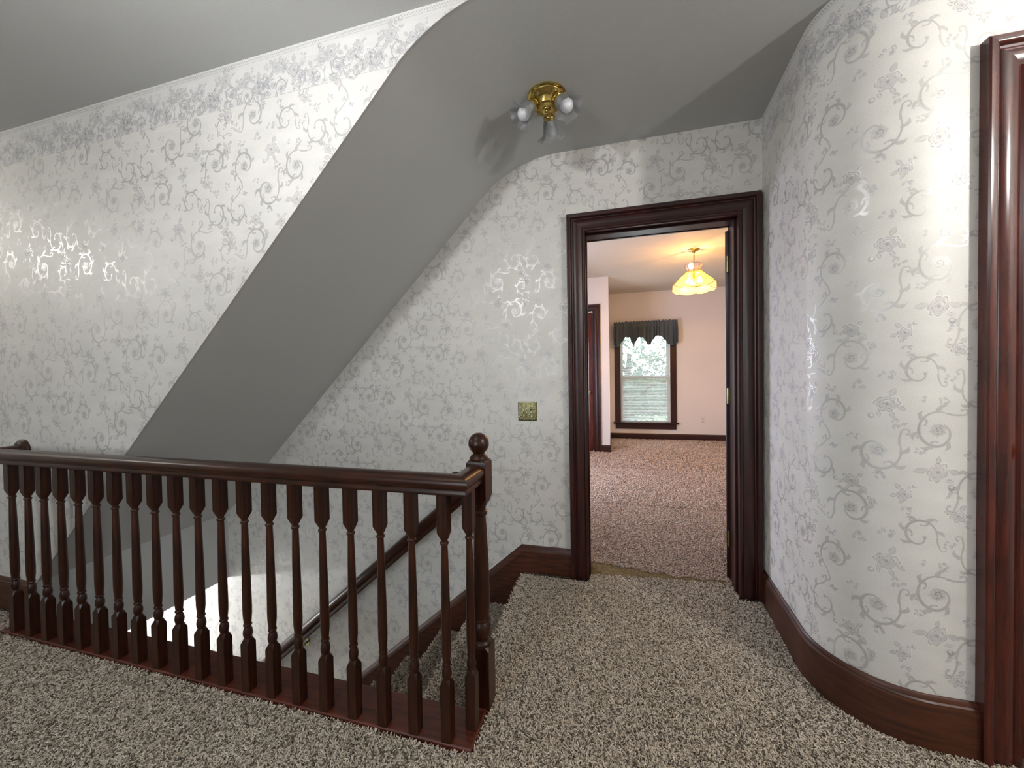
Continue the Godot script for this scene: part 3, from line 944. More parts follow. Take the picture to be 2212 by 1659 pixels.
func build_balustrade() -> void:
	var b := thing("balustrade", "dark brown balustrade of turned balusters along the open stairwell", "balustrade")
	var xr := -0.475      # return at the right
	var xl := -2.972
	# hand rail: one run along the stairs and a short return to each newel, mitred
	var prof := vv([-0.019, 0.0, 0.019, 0.0, 0.0225, 0.003, 0.0235, 0.009, 0.0215, 0.014, 0.0215, 0.018, 0.0265, 0.022, 0.0300, 0.030, 0.0305, 0.038, 0.0280, 0.046, 0.0220, 0.0525, 0.0120, 0.0570, 0.0, 0.0585, -0.0120, 0.0570, -0.0220, 0.0525, -0.0280, 0.046, -0.0305, 0.038, -0.0300, 0.030, -0.0265, 0.022, -0.0215, 0.018, -0.0215, 0.014, -0.0235, 0.009, -0.0225, 0.003])
	for i in prof.size():
		prof[i] *= 1.15
	var ry := 0.822
	var path := PackedVector3Array([Vector3(xr, ry, -1.252), Vector3(xr, ry, BZ), Vector3(xl, ry, BZ), Vector3(xl, ry, ZL + 0.004)])
	for i in [1, 0, 2]:
		var mb := MB.new()
		mb.sweep(path, Vector3.UP, prof, i)
		put("hand_rail" if i == 1 else "rail_return", mb, M.oak_x if i == 1 else M.oak_y, b)
	var pl := MB.new()
	pl.lathe(vv([0.0, 0.0, 0.011, 0.0, 0.011, 0.002, 0.008, 0.0045, 0.0, 0.005]), Transform3D(Basis.IDENTITY, Vector3(xr - 0.028, ry + 0.062, BZ - 0.026)), 14)
	put("wood_plug", pl, M.oak_y, b)
	# shoe board under the balusters
	var mb := MB.new()
	mb.box(Vector3((-2.885 + xr + 0.028) / 2, -0.068, -1.172), Vector3(xr + 0.028 + 2.885, 0.155, 0.146), 0.004)
	put("shoe_board", mb, M.shoe, b)
	mb = MB.new()
	mb.box(Vector3(xr - 0.01, -0.068, -1.29), Vector3(0.075, 0.155, 0.09), 0.004)
	put("shoe_return", mb, M.shoe, b)
	var bm := baluster_mesh()
	for i in 20:
		var x := -0.536 - 0.1192 * i
		put("baluster", bm, M.oak_y, b, Vector3(x, 0, BZ))
	put("baluster", bm, M.oak_y, b, Vector3(-0.472, 0, -1.178))
	# newel with a ball at the right
	var nw := put("newel_post", newel_mesh(), M.oak_y, b, Vector3(-0.473, 0, -1.290))
	mb = MB.new()
	mb.lathe(vv([0.034, 0.899, 0.035, 0.905, 0.031, 0.911, 0.030, 0.914, 0.025, 0.918, 0.021, 0.922, 0.0215, 0.926, 0.029, 0.934, 0.0345, 0.943, 0.0375, 0.953, 0.038, 0.959, 0.0365, 0.970, 0.031, 0.982, 0.022, 0.9915, 0.011, 0.997, 0.0, 0.998]), Transform3D.IDENTITY, 28)
	put("ball_finial", mb, M.dark_ball if M.has("dark_ball") else M.oak_y, nw)
	# rosette where the rail meets the left wall
	mb = MB.new()
	mb.lathe(vv([0.0, 0.0, 0.060, 0.0, 0.060, 0.010, 0.055, 0.016, 0.046, 0.019, 0.042, 0.024, 0.0, 0.024]), Transform3D(Basis(Vector3.RIGHT, PI / 2), Vector3(xl, ry + 0.034, ZL)), 28)
	put("rosette", mb, M.oak_y, b)
	# hand rail on the far wall, going down
	var h := thing("wall_handrail", "dark wooden handrail sloping down the papered stair wall behind the balusters", "handrail")
	var k := 0.866
	var dirv := Vector3(-1, -k, 0).normalized()
	var up := Vector3(-k, 1, 0).normalized()
	var a := Vector3(-0.80, 0.560, -2.160)
	var rings := []
	for t in [0.0, 0.012, 3.2]:
		var r := PackedVector3Array()
		for q in prof:
			r.append(a + dirv * t + (Vector3(0, 0, 1) * q.x + up * (q.y - 0.03)) * (1.36 if t > 0 else 1.24))
		rings.append(r)
	mb = MB.new()
	mb.loft(rings)
	put("rail", mb, M.oak_x, h)
	for t in [0.35, 1.85, 2.9]:
		var q: Vector3 = a + dirv * t - up * 0.03
		mb = MB.new()
		mb.tube(PackedVector3Array([q, q + Vector3(0, -0.03, -0.01), q + Vector3(0, -0.045, -0.035), Vector3(q.x, q.y - 0.045, ZF)]), 0.006, 8)
		mb.box(Vector3(q.x, q.y - 0.045, ZF + 0.003), Vector3(0.04, 0.06, 0.006), 0.002)
		put("bracket", mb, M.brass_old, h)

# ---------------------------------------------------------------- far room
func build_far_room() -> void:
	var pr: Material = M.room_paint
	var mb := MB.new()
	mb.slab(rect(-1.5, -7.5, 2.75, -2.375), Vector3(0, -0.012, 0), Vector3.RIGHT, Vector3(0, 0, 1), -0.2)
	tag(put("floor_room", mb, M.under_pink), "floor of the far room under the pinkish carpet", "floor", "", "structure")
	mb = MB.new()
	mb.slab(rect(-1.5, -7.5, 2.75, -2.375), Vector3(0, CR, 0), Vector3.RIGHT, Vector3(0, 0, 1), 0.12)
	tag(put("ceiling_room", mb, M.room_ceiling), "cream ceiling of the far room lit by the pendant lamp", "ceiling", "", "structure")
	# back wall round its window
	mb = MB.new()
	for q in [[-0.05, 0.0, 0.155, CR], [1.02, 0.0, 2.7, CR], [0.155, 0.0, 1.02, 0.31], [0.155, 2.02, 1.02, CR]]:
		mb.slab(rect(q[0], q[1], q[2], q[3]), Vector3(0, 0, ZB), Vector3.RIGHT, Vector3.UP, 0.15)
	tag(put("wall_room_back", mb, pr), "pale wall with the curtained window in the far room", "wall", "", "structure")
	# closet block at the left of that room
	mb = MB.new()
	mb.slab(rect(-1.5, 2.3, -0.04, CR), Vector3(0, 0, -6.0), Vector3.RIGHT, Vector3.UP, 0.1)
	mb.slab(rect(-0.27, 0, -0.04, 2.3), Vector3(0, 0, -6.0), Vector3.RIGHT, Vector3.UP, 0.1)
	mb.slab(rect(-1.5, 0, -1.09, 2.3), Vector3(0, 0, -6.0), Vector3.RIGHT, Vector3.UP, 0.1)
	mb.slab(rect(6.1, 0, 7.48, CR), Vector3(-0.04, 0, 0), Vector3(0, 0, -1), Vector3.UP, 0.1)
	tag(put("wall_room_closet", mb, pr), "pale wall jutting out with a dark door, left of the window", "wall", "", "structure")
	mb = MB.new()
	mb.slab(rect(2.375, 0, 7.48, CR), Vector3(2.65, 0, 0), Vector3(0, 0, -1), Vector3.UP, -0.1)
	tag(put("wall_room_right", mb, pr), "pale right wall of the far room", "wall", "", "structure")
	mb = MB.new()
	for q in [[2.375, 0, 3.6, CR], [4.4, 0, 6.1, CR], [3.6, 0, 4.4, 0.5], [3.6, 2.0, 4.4, CR]]:
		mb.slab(rect(q[0], q[1], q[2], q[3]), Vector3(-1.42, 0, 0), Vector3(0, 0, -1), Vector3.UP, 0.1)
	tag(put("wall_room_left", mb, pr), "pale left wall of the far room with a side window", "wall", "", "structure")
	mb = MB.new()
	mb.slab(rect(-1.5, 0, -0.25, CR), Vector3(0, 0, ZF - 0.16), Vector3.RIGHT, Vector3.UP, -0.02)
	mb.slab(rect(0.76, 0, 2.75, CR), Vector3(0, 0, ZF - 0.16), Vector3.RIGHT, Vector3.UP, -0.02)
	mb.slab(rect(-0.25, 2.14, 0.76, CR), Vector3(0, 0, ZF - 0.16), Vector3.RIGHT, Vector3.UP, -0.02)
	tag(put("wall_room_near", mb, pr), "far room's painted side of the doorway wall", "wall", "", "structure")
	# baseboards
	var prof := vv([0, 0, 0.018, 0, 0.018, 0.095, 0.012, 0.105, 0.006, 0.115, 0, 0.115])
	mb = MB.new()
	mb.sweep(PackedVector3Array([Vector3(2.65, 0, ZB), Vector3(-0.04, 0, ZB), Vector3(-0.04, 0, -6.0), Vector3(-0.17, 0, -6.0)]), Vector3.UP, prof)
	tag(put("baseboard_room", mb, M.case_x), "dark baseboard along the far room's back wall", "baseboard", "", "structure")
	# dark door in the closet block
	var d := thing("door_3", "dark door with a brass knob at the left inside the far room", "door", Vector3.ZERO, 0, "", "structure")
	casing(d, -1.085, -0.275, 2.195, -6.0)
	for x in [-1.085, -0.275]:
		mb = MB.new()
		mb.box(Vector3(x, 1.1, -6.05), Vector3(0.018, 2.2, 0.10), 0.002)
		put("jamb", mb, M.case_y, d)
	door_leaf(d, Transform3D(Basis.IDENTITY, Vector3(-1.074, 0.01, -6.03)), 0.788, 2.18, M.door, 1.0)
	# window: casing, stool, apron, sashes, panes
	var w := thing("window_1", "white-sashed window in dark wood casing on the far room's back wall", "window", Vector3.ZERO, 0, "", "structure")
	for s in [[0.105, 0], [1.075, 0]]:
		mb = MB.new()
		mb.box(Vector3(s[0], 1.20, ZB + 0.012), Vector3(0.105, 1.78, 0.024), 0.004)
		put("casing_leg", mb, M.case_y, w)
	mb = MB.new()
	mb.box(Vector3(0.59, 2.075, ZB + 0.013), Vector3(1.075, 0.11, 0.026), 0.004)
	put("casing_head", mb, M.case_x, w)
	mb = MB.new()
	mb.box(Vector3(0.59, 0.308, ZB + 0.02), Vector3(1.14, 0.028, 0.075), 0.006)
	put("window_stool", mb, M.case_x, w)
	mb = MB.new()
	mb.box(Vector3(0.59, 0.245, ZB + 0.012), Vector3(1.06, 0.095, 0.022), 0.004)
	put("apron", mb, M.case_x, w)
	for s in [[0.30, 1.18, -0.075], [1.15, 2.03, -0.105]]:
		mb = MB.new()
		var z: float = ZB + s[2]
		var y0: float = s[0]
		var y1: float = s[1]
		for q in [[0.18, (y0 + y1) / 2, 0.05, y1 - y0], [0.995, (y0 + y1) / 2, 0.05, y1 - y0], [0.5875, y0 + 0.02, 0.77, 0.04], [0.5875, y1 - 0.02, 0.77, 0.04]]:
			mb.box(Vector3(q[0], q[1], z), Vector3(q[2], q[3], 0.03), 0.003)
		var sa := put("sash", mb, M.vinyl, w)
		mb = MB.new()
		mb.box(Vector3(0.5875, (y0 + y1) / 2, z), Vector3(0.78, y1 - y0 - 0.06, 0.004))
		put("pane", mb, M.pane, sa)
	# mini blind
	var bl := thing("window_blind", "white slatted mini blind let down inside the far window", "blind", Vector3(0.5875, 0, ZB - 0.035))
	mb = MB.new()
	mb.box(Vector3(0, 1.985, 0), Vector3(0.83, 0.03, 0.03), 0.003)
	put("head_rail", mb, M.white, bl)
	mb = MB.new()
	mb.box(Vector3(0, 0.335, 0), Vector3(0.83, 0.016, 0.024), 0.003)
	put("bottom_rail", mb, M.white, bl)
	mb = MB.new()
	var sp := []
	for i in 7:
		sp.append(Vector2(-0.0125 + 0.025 * i / 6.0, 0.0022 * (1.0 - pow((i - 3) / 3.0, 2.0))))
	var tilt := Basis(Vector3.RIGHT, deg_to_rad(20))
	var r0 := PackedVector3Array()
	var r1 := PackedVector3Array()
	for side in [0.0, -0.0005]:
		for i in 7:
			var q: Vector2 = sp[i] if side == 0.0 else sp[6 - i]
			r0.append(tilt * Vector3(-0.412, q.y + side, q.x))
			r1.append(tilt * Vector3(0.412, q.y + side, q.x))
	mb.loft([r0, r1])
	var slat := mb.mesh()
	var sm := flat(Color(0.9, 0.9, 0.9), 0.5)
	sm.backlight_enabled = true
	sm.backlight = Color(0.25, 0.25, 0.25)
	for i in 75:
		put("slat", slat, sm, bl, Vector3(0, 0.362 + 0.0215 * i, 0))
	for x in [-0.28, 0.28]:
		mb = MB.new()
		mb.tube(PackedVector3Array([Vector3(x, 0.33, 0.013), Vector3(x, 1.98, 0.013)]), 0.0011, 5)
		put("ladder_cord", mb, M.white, bl)
	# rod and valance
	var rod := thing("curtain_rod", "thin curtain rod above the far window", "curtain rod", Vector3(0.59, 2.105, ZB + 0.075))
	mb = MB.new()
	mb.tube(PackedVector3Array([Vector3(-0.55, 0, -0.073), Vector3(-0.55, 0, -0.012), Vector3(-0.538, 0, 0), Vector3(0.538, 0, 0), Vector3(0.55, 0, -0.012), Vector3(0.55, 0, -0.073)]), 0.006, 8)
	put("rod", mb, M.brass_old, rod)
	mb = MB.new()
	var nx := 140
	var ny := 14
	var bot := [[0.0, 1.75], [0.04, 1.715], [0.08, 1.72], [0.13, 1.80], [0.19, 1.89], [0.25, 1.89], [0.285, 1.80], [0.315, 1.725], [0.345, 1.80], [0.40, 1.88], [0.46, 1.88], [0.51, 1.80], [0.545, 1.735], [0.58, 1.745], [0.62, 1.83], [0.68, 1.90], [0.74, 1.89], [0.80, 1.82], [0.85, 1.745], [0.92, 1.715], [1.0, 1.76]]
	var front := []
	var back := []
	for i in nx + 1:
		var u := float(i) / nx
		var yb := 1.75
		for k in bot.size() - 1:
			if u >= bot[k][0] and u <= bot[k + 1][0]:
				yb = lerpf(bot[k][1], bot[k + 1][1], smoothstep(bot[k][0], bot[k + 1][0], u))
		var ph := u * TAU * 17.0 + 1.4 * sin(u * 19.0) + 0.8 * sin(u * 47.0)
		var ca := PackedVector3Array()
		var cb := PackedVector3Array()
		for j in ny + 1:
			var t := float(j) / ny
			var y := lerpf(2.172 + 0.010 * sin(ph * 1.3), yb, t)
			var pinch := clampf(absf(y - 2.105) / 0.05, 0.35, 1.0)
			var z := 0.019 * sin(ph) * pinch * (0.6 + 0.6 * t) + 0.006 * sin(ph * 2.1 + t * 3.0)
			var x := lerpf(-0.545, 0.545, u) * (1.0 + 0.02 * sin(minf(1.0, t * 1.3) * 2.4) * absf(u - 0.5) * 2.0)
			ca.append(Vector3(x, y - 2.105, z + 0.011))
			cb.append(Vector3(x, y - 2.105, z + 0.009))
		front.append(ca)
		back.append(cb)
	for i in nx:
		for j in ny:
			mb.quad_to(Vector3(0, 0, 1), front[i][j], front[i + 1][j], front[i + 1][j + 1], front[i][j + 1])
			mb.quad_to(Vector3(0, 0, -1), back[i][j], back[i + 1][j], back[i + 1][j + 1], back[i][j + 1])
	var cloth := flat(Color(0.33, 0.365, 0.39), 0.85)
	cloth.backlight_enabled = true
	cloth.backlight = Color(0.22, 0.24, 0.27)
	var va := put("valance", mb.mesh(80), cloth)
	va.position = Vector3(0.59, 2.105, ZB + 0.112)
	tag(va, "gathered slate grey valance with pointed scallops over the far window", "valance")
	# outlet
	var ou := thing("wall_outlet", "white wall outlet right of the far window near the floor", "outlet", Vector3(1.557, 0.37, ZB))
	mb = MB.new()
	mb.box(Vector3(0, 0, 0.003), Vector3(0.072, 0.116, 0.006), 0.0025)
	put("cover_plate", mb, M.white, ou)
	for y in [-0.024, 0.024]:
		mb = MB.new()
		mb.box(Vector3(0, y, 0.006), Vector3(0.034, 0.029, 0.004), 0.0015)
		var so := put("socket", mb, flat(Color(0.8, 0.79, 0.77), 0.4), ou)
		mb = MB.new()
		for x in [-0.007, 0.007]:
			mb.box(Vector3(x, y + 0.002, 0.0078), Vector3(0.003, 0.01, 0.001))
		put("slot", mb, M.dark, so)
	# door stop on the closet baseboard
	var ds := thing("door_stop", "tiny white-tipped door stop by the far room's dark door", "door stop", Vector3(-0.285, 0.035, -5.962))
	mb = MB.new()
	var sp2 := PackedVector3Array()
	for i in 40:
		sp2.append(Vector3(cos(i * 1.25) * 0.005, sin(i * 1.25) * 0.005, i * 0.0012))
	mb.tube(sp2, 0.0012, 5)
	put("spring", mb, M.brass_old, ds)
	mb = MB.new()
	mb.lathe(vv([0.0, 0.0, 0.008, 0.0, 0.009, 0.012, 0.006, 0.018, 0.0, 0.019]), Transform3D(Basis(Vector3.RIGHT, PI / 2), Vector3(0, 0, 0.046)), 12)
	put("tip", mb, M.white, ds)

# ---------------------------------------------------------------- switch plate
func build_small_things() -> void:
	var s := thing("switch_plate", "ornate brass double switch plate on the wall left of the doorway", "switch plate", Vector3(-0.4995, 0.988, ZF))
	var mb := MB.new()
	var r0 := PackedVector3Array()
	var r1 := PackedVector3Array()
	var r2 := PackedVector3Array()
	for q in [[-1, -1], [1, -1], [1, 1], [-1, 1]]:
		r0.append(Vector3(q[0] * 0.059, q[1] * 0.058, 0.0))
		r1.append(Vector3(q[0] * 0.0585, q[1] * 0.0575, 0.003))
		r2.append(Vector3(q[0] * 0.0525, q[1] * 0.0515, 0.0075))
	mb.loft([r0, r1, r2])
	put("plate", mb, flat(Color(0.50, 0.48, 0.34), 0.36, 1.0), s)
	mb = MB.new()
	for sx in [-1.0, 1.0]:
		for sy in [-1.0, 1.0]:
			for sc in [[0.030, 0.034, 0.013, 0.4], [0.012, 0.042, 0.008, 2.0], [0.044, 0.014, 0.008, 4.0], [0.010, 0.012, 0.009, 1.0], [0.042, 0.044, 0.006, 3.0], [0.037, 0.022, 0.007, 5.2], [0.006, 0.028, 0.006, 0.3], [0.020, 0.047, 0.005, 3.6], [0.046, 0.028, 0.006, 1.6], [0.034, 0.006, 0.006, 2.4], [0.046, 0.004, 0.004, 0.0], [0.020, 0.022, 0.006, 4.4], [0.004, 0.046, 0.004, 2.2], [0.033, 0.046, 0.004, 0.8]]:
				var pts := PackedVector3Array()
				for i in 16:
					var t := i / 15.0
					var a: float = sc[3] + t * 7.0
					var r: float = sc[2] * (1.0 - 0.75 * t)
					pts.append(Vector3(sx * (sc[0] + cos(a) * r), sy * (sc[1] + sin(a) * r), 0.0082))
				mb.tube(pts, 0.0016, 5)
	var bead := PackedVector3Array()
	for q in [[-1, -1], [1, -1], [1, 1], [-1, 1], [-1, -1]]:
		bead.append(Vector3(q[0] * 0.0505, q[1] * 0.0495, 0.0078))
	mb.tube(bead, 0.0014, 5)
	put("filigree", mb, M.brass_old, s)
	for x in [-0.023, 0.023]:
		mb = MB.new()
		mb.box(Vector3(x, 0, 0.0082), Vector3(0.0105, 0.024, 0.003), 0.0005)
		put("slot", mb, M.dark, s)
		mb = MB.new()
		mb.box(Vector3(x, 0.003 if x < 0 else -0.003, 0.013), Vector3(0.008, 0.011, 0.014), 0.0015, Basis(Vector3.RIGHT, -0.5 if x < 0 else 0.5))
		put("toggle", mb, M.white, s)
		for y in [-0.030, 0.030]:
			mb = MB.new()
			mb.lathe(vv([0.0, 0.0, 0.0042, 0.0, 0.004, 0.0015, 0.0, 0.0024]), Transform3D(Basis(Vector3.RIGHT, PI / 2), Vector3(x, y, 0.0078)), 12)
			mb.box(Vector3(x, y, 0.0101), Vector3(0.006, 0.001, 0.001))
			put("screw", mb, M.brass_old, s)

# ---------------------------------------------------------------- lamps
func build_lamps() -> void:
	# brass fixture with three tulip shades over the landing, switched off
	var c := Vector3(-0.281, C, -1.775)
	var f := thing("ceiling_light", "polished brass ceiling light with three frosted tulip shades, unlit", "ceiling light", c)
	var mb := MB.new()
	mb.lathe(vv([0.0, 0.0, 0.088, 0.0, 0.091, -0.003, 0.090, -0.009, 0.085, -0.012, 0.080, -0.013, 0.078, -0.017, 0.070, -0.023, 0.060, -0.034, 0.053, -0.046, 0.050, -0.054, 0.048, -0.058, 0.0, -0.058]), Transform3D.IDENTITY, 36)
	put("canopy", mb, M.brass, f)
	mb = MB.new()
	mb.lathe(vv([0.0, -0.056, 0.050, -0.056, 0.051, -0.060, 0.048, -0.064, 0.032, -0.067, 0.022, -0.066, 0.020, -0.071, 0.012, -0.075, 0.010, -0.080, 0.006, -0.083, 0.0, -0.084]), Transform3D.IDENTITY, 28)
	for i in 28:
		var a := TAU * i / 28
		mb.box(Vector3(cos(a) * 0.040, -0.0665, sin(a) * 0.040), Vector3(0.022, 0.005, 0.0045), 0.0012, Basis(Vector3.UP, -a))
	put("rosette", mb, M.brass, f)
	for k in 3:
		var az := -PI / 2 + TAU / 3 * k
		var out := Vector3(cos(az), 0, sin(az))
		var dn := deg_to_rad(46.0)
		var ax := out * cos(dn) - Vector3.UP * sin(dn)
		var p0 := out * 0.043 + Vector3(0, -0.030, 0)
		var side := Vector3.UP.cross(out).normalized()
		var xf := Transform3D(Basis(side, ax, side.cross(ax)), p0)
		mb = MB.new()
		mb.lathe(vv([0.0, -0.004, 0.012, -0.004, 0.012, 0.010, 0.019, 0.018, 0.026, 0.024, 0.029, 0.032, 0.029, 0.044, 0.026, 0.046, 0.0, 0.046]), xf, 22)
		put("socket_collar", mb, M.brass, f)
		mb = MB.new()
		var pr := vv([0.025, 0.042, 0.029, 0.050, 0.033, 0.062, 0.0345, 0.078, 0.0355, 0.096, 0.039, 0.110, 0.048, 0.121, 0.062, 0.129])
		var outer := []
		var inner := []
		for j in pr.size():
			var ro := PackedVector3Array()
			var ri := PackedVector3Array()
			for i in 48:
				var a := TAU * i / 48
				var wv := 0.13 * pow(float(j) / (pr.size() - 1), 3.0) * cos(a * 6)
				var rr := pr[j].x * (1.0 + wv)
				var yy := pr[j].y - 0.05 * wv
				ro.append(xf * Vector3(rr * cos(a), yy, rr * sin(a)))
				ri.append(xf * Vector3((rr - 0.002) * cos(a), yy, (rr - 0.002) * sin(a)))
			outer.append(ro)
			inner.append(ri)
		inner.reverse()
		mb.loft(outer + inner, true, false, false)
		put("tulip_shade", mb, M.frost, f)
		mb = MB.new()
		mb.lathe(vv([0.0, 0.046, 0.013, 0.046, 0.0135, 0.062, 0.020, 0.074, 0.028, 0.088, 0.030, 0.100, 0.028, 0.113, 0.020, 0.124, 0.010, 0.129, 0.0, 0.130]), xf, 22)
		put("bulb", mb, M.bulb_off, f)
	# the hall's other lights, beside and behind the viewer, and one at the foot of the stairs
	for q in [[Vector3(1.78, C, -0.50), 1.42, "frosted bowl ceiling light near the near door, out of view"], [Vector3(-1.0, C, -0.2), 0.95, "frosted ceiling light with a brass dish, overhead left of the viewer, out of view"], [Vector3(-4.3, C, -0.3), 0.55, "frosted ceiling light with a brass dish at the hall's left end, out of view"], [Vector3(-3.75, YH, -1.62), 1.0, "frosted bowl ceiling light low at the foot of the stairs, out of view"]]:
		var low: float = 0.15 if q[0].y < 0.0 else (0.30 if q[0].x < 0.0 else 0.36)
		var g := thing("bowl_light", q[2], "ceiling light", q[0])
		mb = MB.new()
		mb.lathe(vv([0.0, 0.0, 0.11, 0.0, 0.115, -0.012, 0.10, -0.03, 0.0, -0.03]), Transform3D.IDENTITY, 28)
		put("canopy", mb, M.brass, g)
		mb = MB.new()
		mb.lathe(vv([0.06, -0.03, 0.09, -low * 0.5, 0.095, -low * 0.8, 0.08, -low - 0.02, 0.05, -low - 0.05, 0.0, -low - 0.06]), Transform3D.IDENTITY, 28)
		var em := flat(Color(0.95, 0.95, 0.95), 0.4)
		em.emission_enabled = true
		em.emission = Color(1.0, 0.99, 0.97)
		em.emission_energy_multiplier = 3.0
		put("bowl_shade", mb, em, g)
		omni(Vector3(0, -low, 0), Color(0.98, 0.99, 1.0) if q[0].x == -1.0 or q[0].y < 0.0 else Color(1.0, 0.995, 0.975), q[1], 0.04, g)
		if q[0].x < 0.0 and q[0].y > 0.0:
			mb = MB.new()
			mb.lathe(vv([0.0, -low - 0.085, 0.06, -low - 0.080, 0.115, -low - 0.070, 0.118, -low - 0.073, 0.06, -low - 0.090, 0.0, -low - 0.095]), Transform3D.IDENTITY, 32)
			put("dish", mb, M.brass, g)
	build_pendant()

func build_pendant() -> void:
	var c := Vector3(0.985, CR, -5.05)
	var f := thing("pendant_lamp", "lit amber glass panel lamp hanging by a chain in the far room", "pendant lamp", c)
	var mb := MB.new()
	mb.lathe(vv([0.0, 0.0, 0.068, 0.0, 0.070, -0.006, 0.060, -0.014, 0.030, -0.020, 0.018, -0.030, 0.012, -0.045, 0.008, -0.05, 0.0, -0.052]), Transform3D.IDENTITY, 24)
	put("canopy", mb, M.brass, f)
	mb = MB.new()
	for i in 7:
		var y := -0.058 - 0.019 * i
		var pts := PackedVector3Array()
		for j in 13:
			var a := TAU * j / 12
			var e := Vector3(cos(a) * 0.006, y - 0.0 + sin(a) * 0.0125, 0)
			if i % 2:
				e = Vector3(0, e.y, e.x)
			pts.append(e)
		mb.tube(pts, 0.0022, 5)
	mb.tube(PackedVector3Array([Vector3(0.003, -0.05, 0), Vector3(0.008, -0.09, 0.004), Vector3(0.003, -0.13, -0.003), Vector3(-0.008, -0.165, 0), Vector3(0, -0.20, 0), Vector3(0, -0.28, 0)]), 0.003, 6)
	put("chain", mb, M.brass, f)
	# panels, eight to a row: crown, sloping shade, skirt with a curved edge
	var rows := [[0.103, -0.19, 0.072, -0.255], [0.072, -0.255, 0.232, -0.400], [0.240, -0.410, 0.245, -0.500]]
	var amber := glass(Color(1.0, 0.82, 0.40), 0.36, 0.3)
	amber.emission_enabled = false
	var clear := glass(Color(0.86, 0.80, 0.84), 0.25, 0.12)
	var peach := glass(Color(1.0, 0.88, 0.70), 0.14, 0.3)
	var came := MB.new()
	for k in 8:
		var a0 := TAU * (k + 0.3) / 8
		var a1 := TAU * (k + 1.3) / 8
		for ri in 3:
			var r: Array = rows[ri]
			var d0 := Vector3(cos(a0), 0, sin(a0))
			var d1 := Vector3(cos(a1), 0, sin(a1))
			var tl: Vector3 = d0 * r[0] + Vector3(0, r[1], 0)
			var tr: Vector3 = d1 * r[0] + Vector3(0, r[1], 0)
			var bl: Vector3 = d0 * r[2] + Vector3(0, r[3], 0)
			var br: Vector3 = d1 * r[2] + Vector3(0, r[3], 0)
			var loop := PackedVector3Array([tl, tr])
			for j in 9:
				var t := j / 8.0
				var p := br.lerp(bl, t)
				if ri == 2:
					p.y -= 0.020 * sin(t * PI) - 0.012
				if ri == 0 and false:
					p.y += 0.0
				loop.append(p)
			if ri == 0:
				loop = PackedVector3Array([bl, br])
				for j in 9:
					var t := j / 8.0
					var p := tr.lerp(tl, t)
					p.y += 0.010 * sin(t * PI)
					loop.append(p)
			var n := (d0 + d1).normalized()
			var inn := PackedVector3Array()
			for p in loop:
				inn.append(p - n * 0.0025)
			var pm := MB.new()
			pm.loft([inn, loop])
			put(["crown_panel", "shade_panel", "skirt_panel"][ri], pm, [clear, amber, peach][ri], f)
			var edge := loop.duplicate()
			edge.append(loop[0])
			came.tube(edge, 0.0024, 5)
	put("came", came, M.brass_old, f)
	var em := flat(Color(1, 0.95, 0.85), 0.4)
	em.emission_enabled = true
	em.emission = Color(1.0, 0.86, 0.58)
	em.emission_energy_multiplier = 12.0
	for k in 3:
		var a := TAU * k / 3 + 0.6
		var p := Vector3(cos(a) * 0.07, -0.39, sin(a) * 0.07)
		mb = MB.new()
		mb.lathe(vv([0.0, 0.05, 0.013, 0.05, 0.014, 0.035, 0.024, 0.015, 0.030, 0.0, 0.026, -0.018, 0.014, -0.029, 0.0, -0.032]), Transform3D(Basis.IDENTITY, p), 16)
		put("bulb", mb, em, f)
		omni(p, Color(1.0, 0.745, 0.40), 0.50, 0.012, f)
	mb = MB.new()
	mb.tube(PackedVector3Array([Vector3(0, -0.28, 0), Vector3(0, -0.42, 0)]), 0.012, 10)
	for k in 3:
		var a := TAU * k / 3 + 0.6
		mb.tube(PackedVector3Array([Vector3(0, -0.31, 0), Vector3(cos(a) * 0.05, -0.315, sin(a) * 0.05), Vector3(cos(a) * 0.07, -0.335, sin(a) * 0.07)]), 0.008, 8)
	put("lamp_stem", mb, M.brass, f)

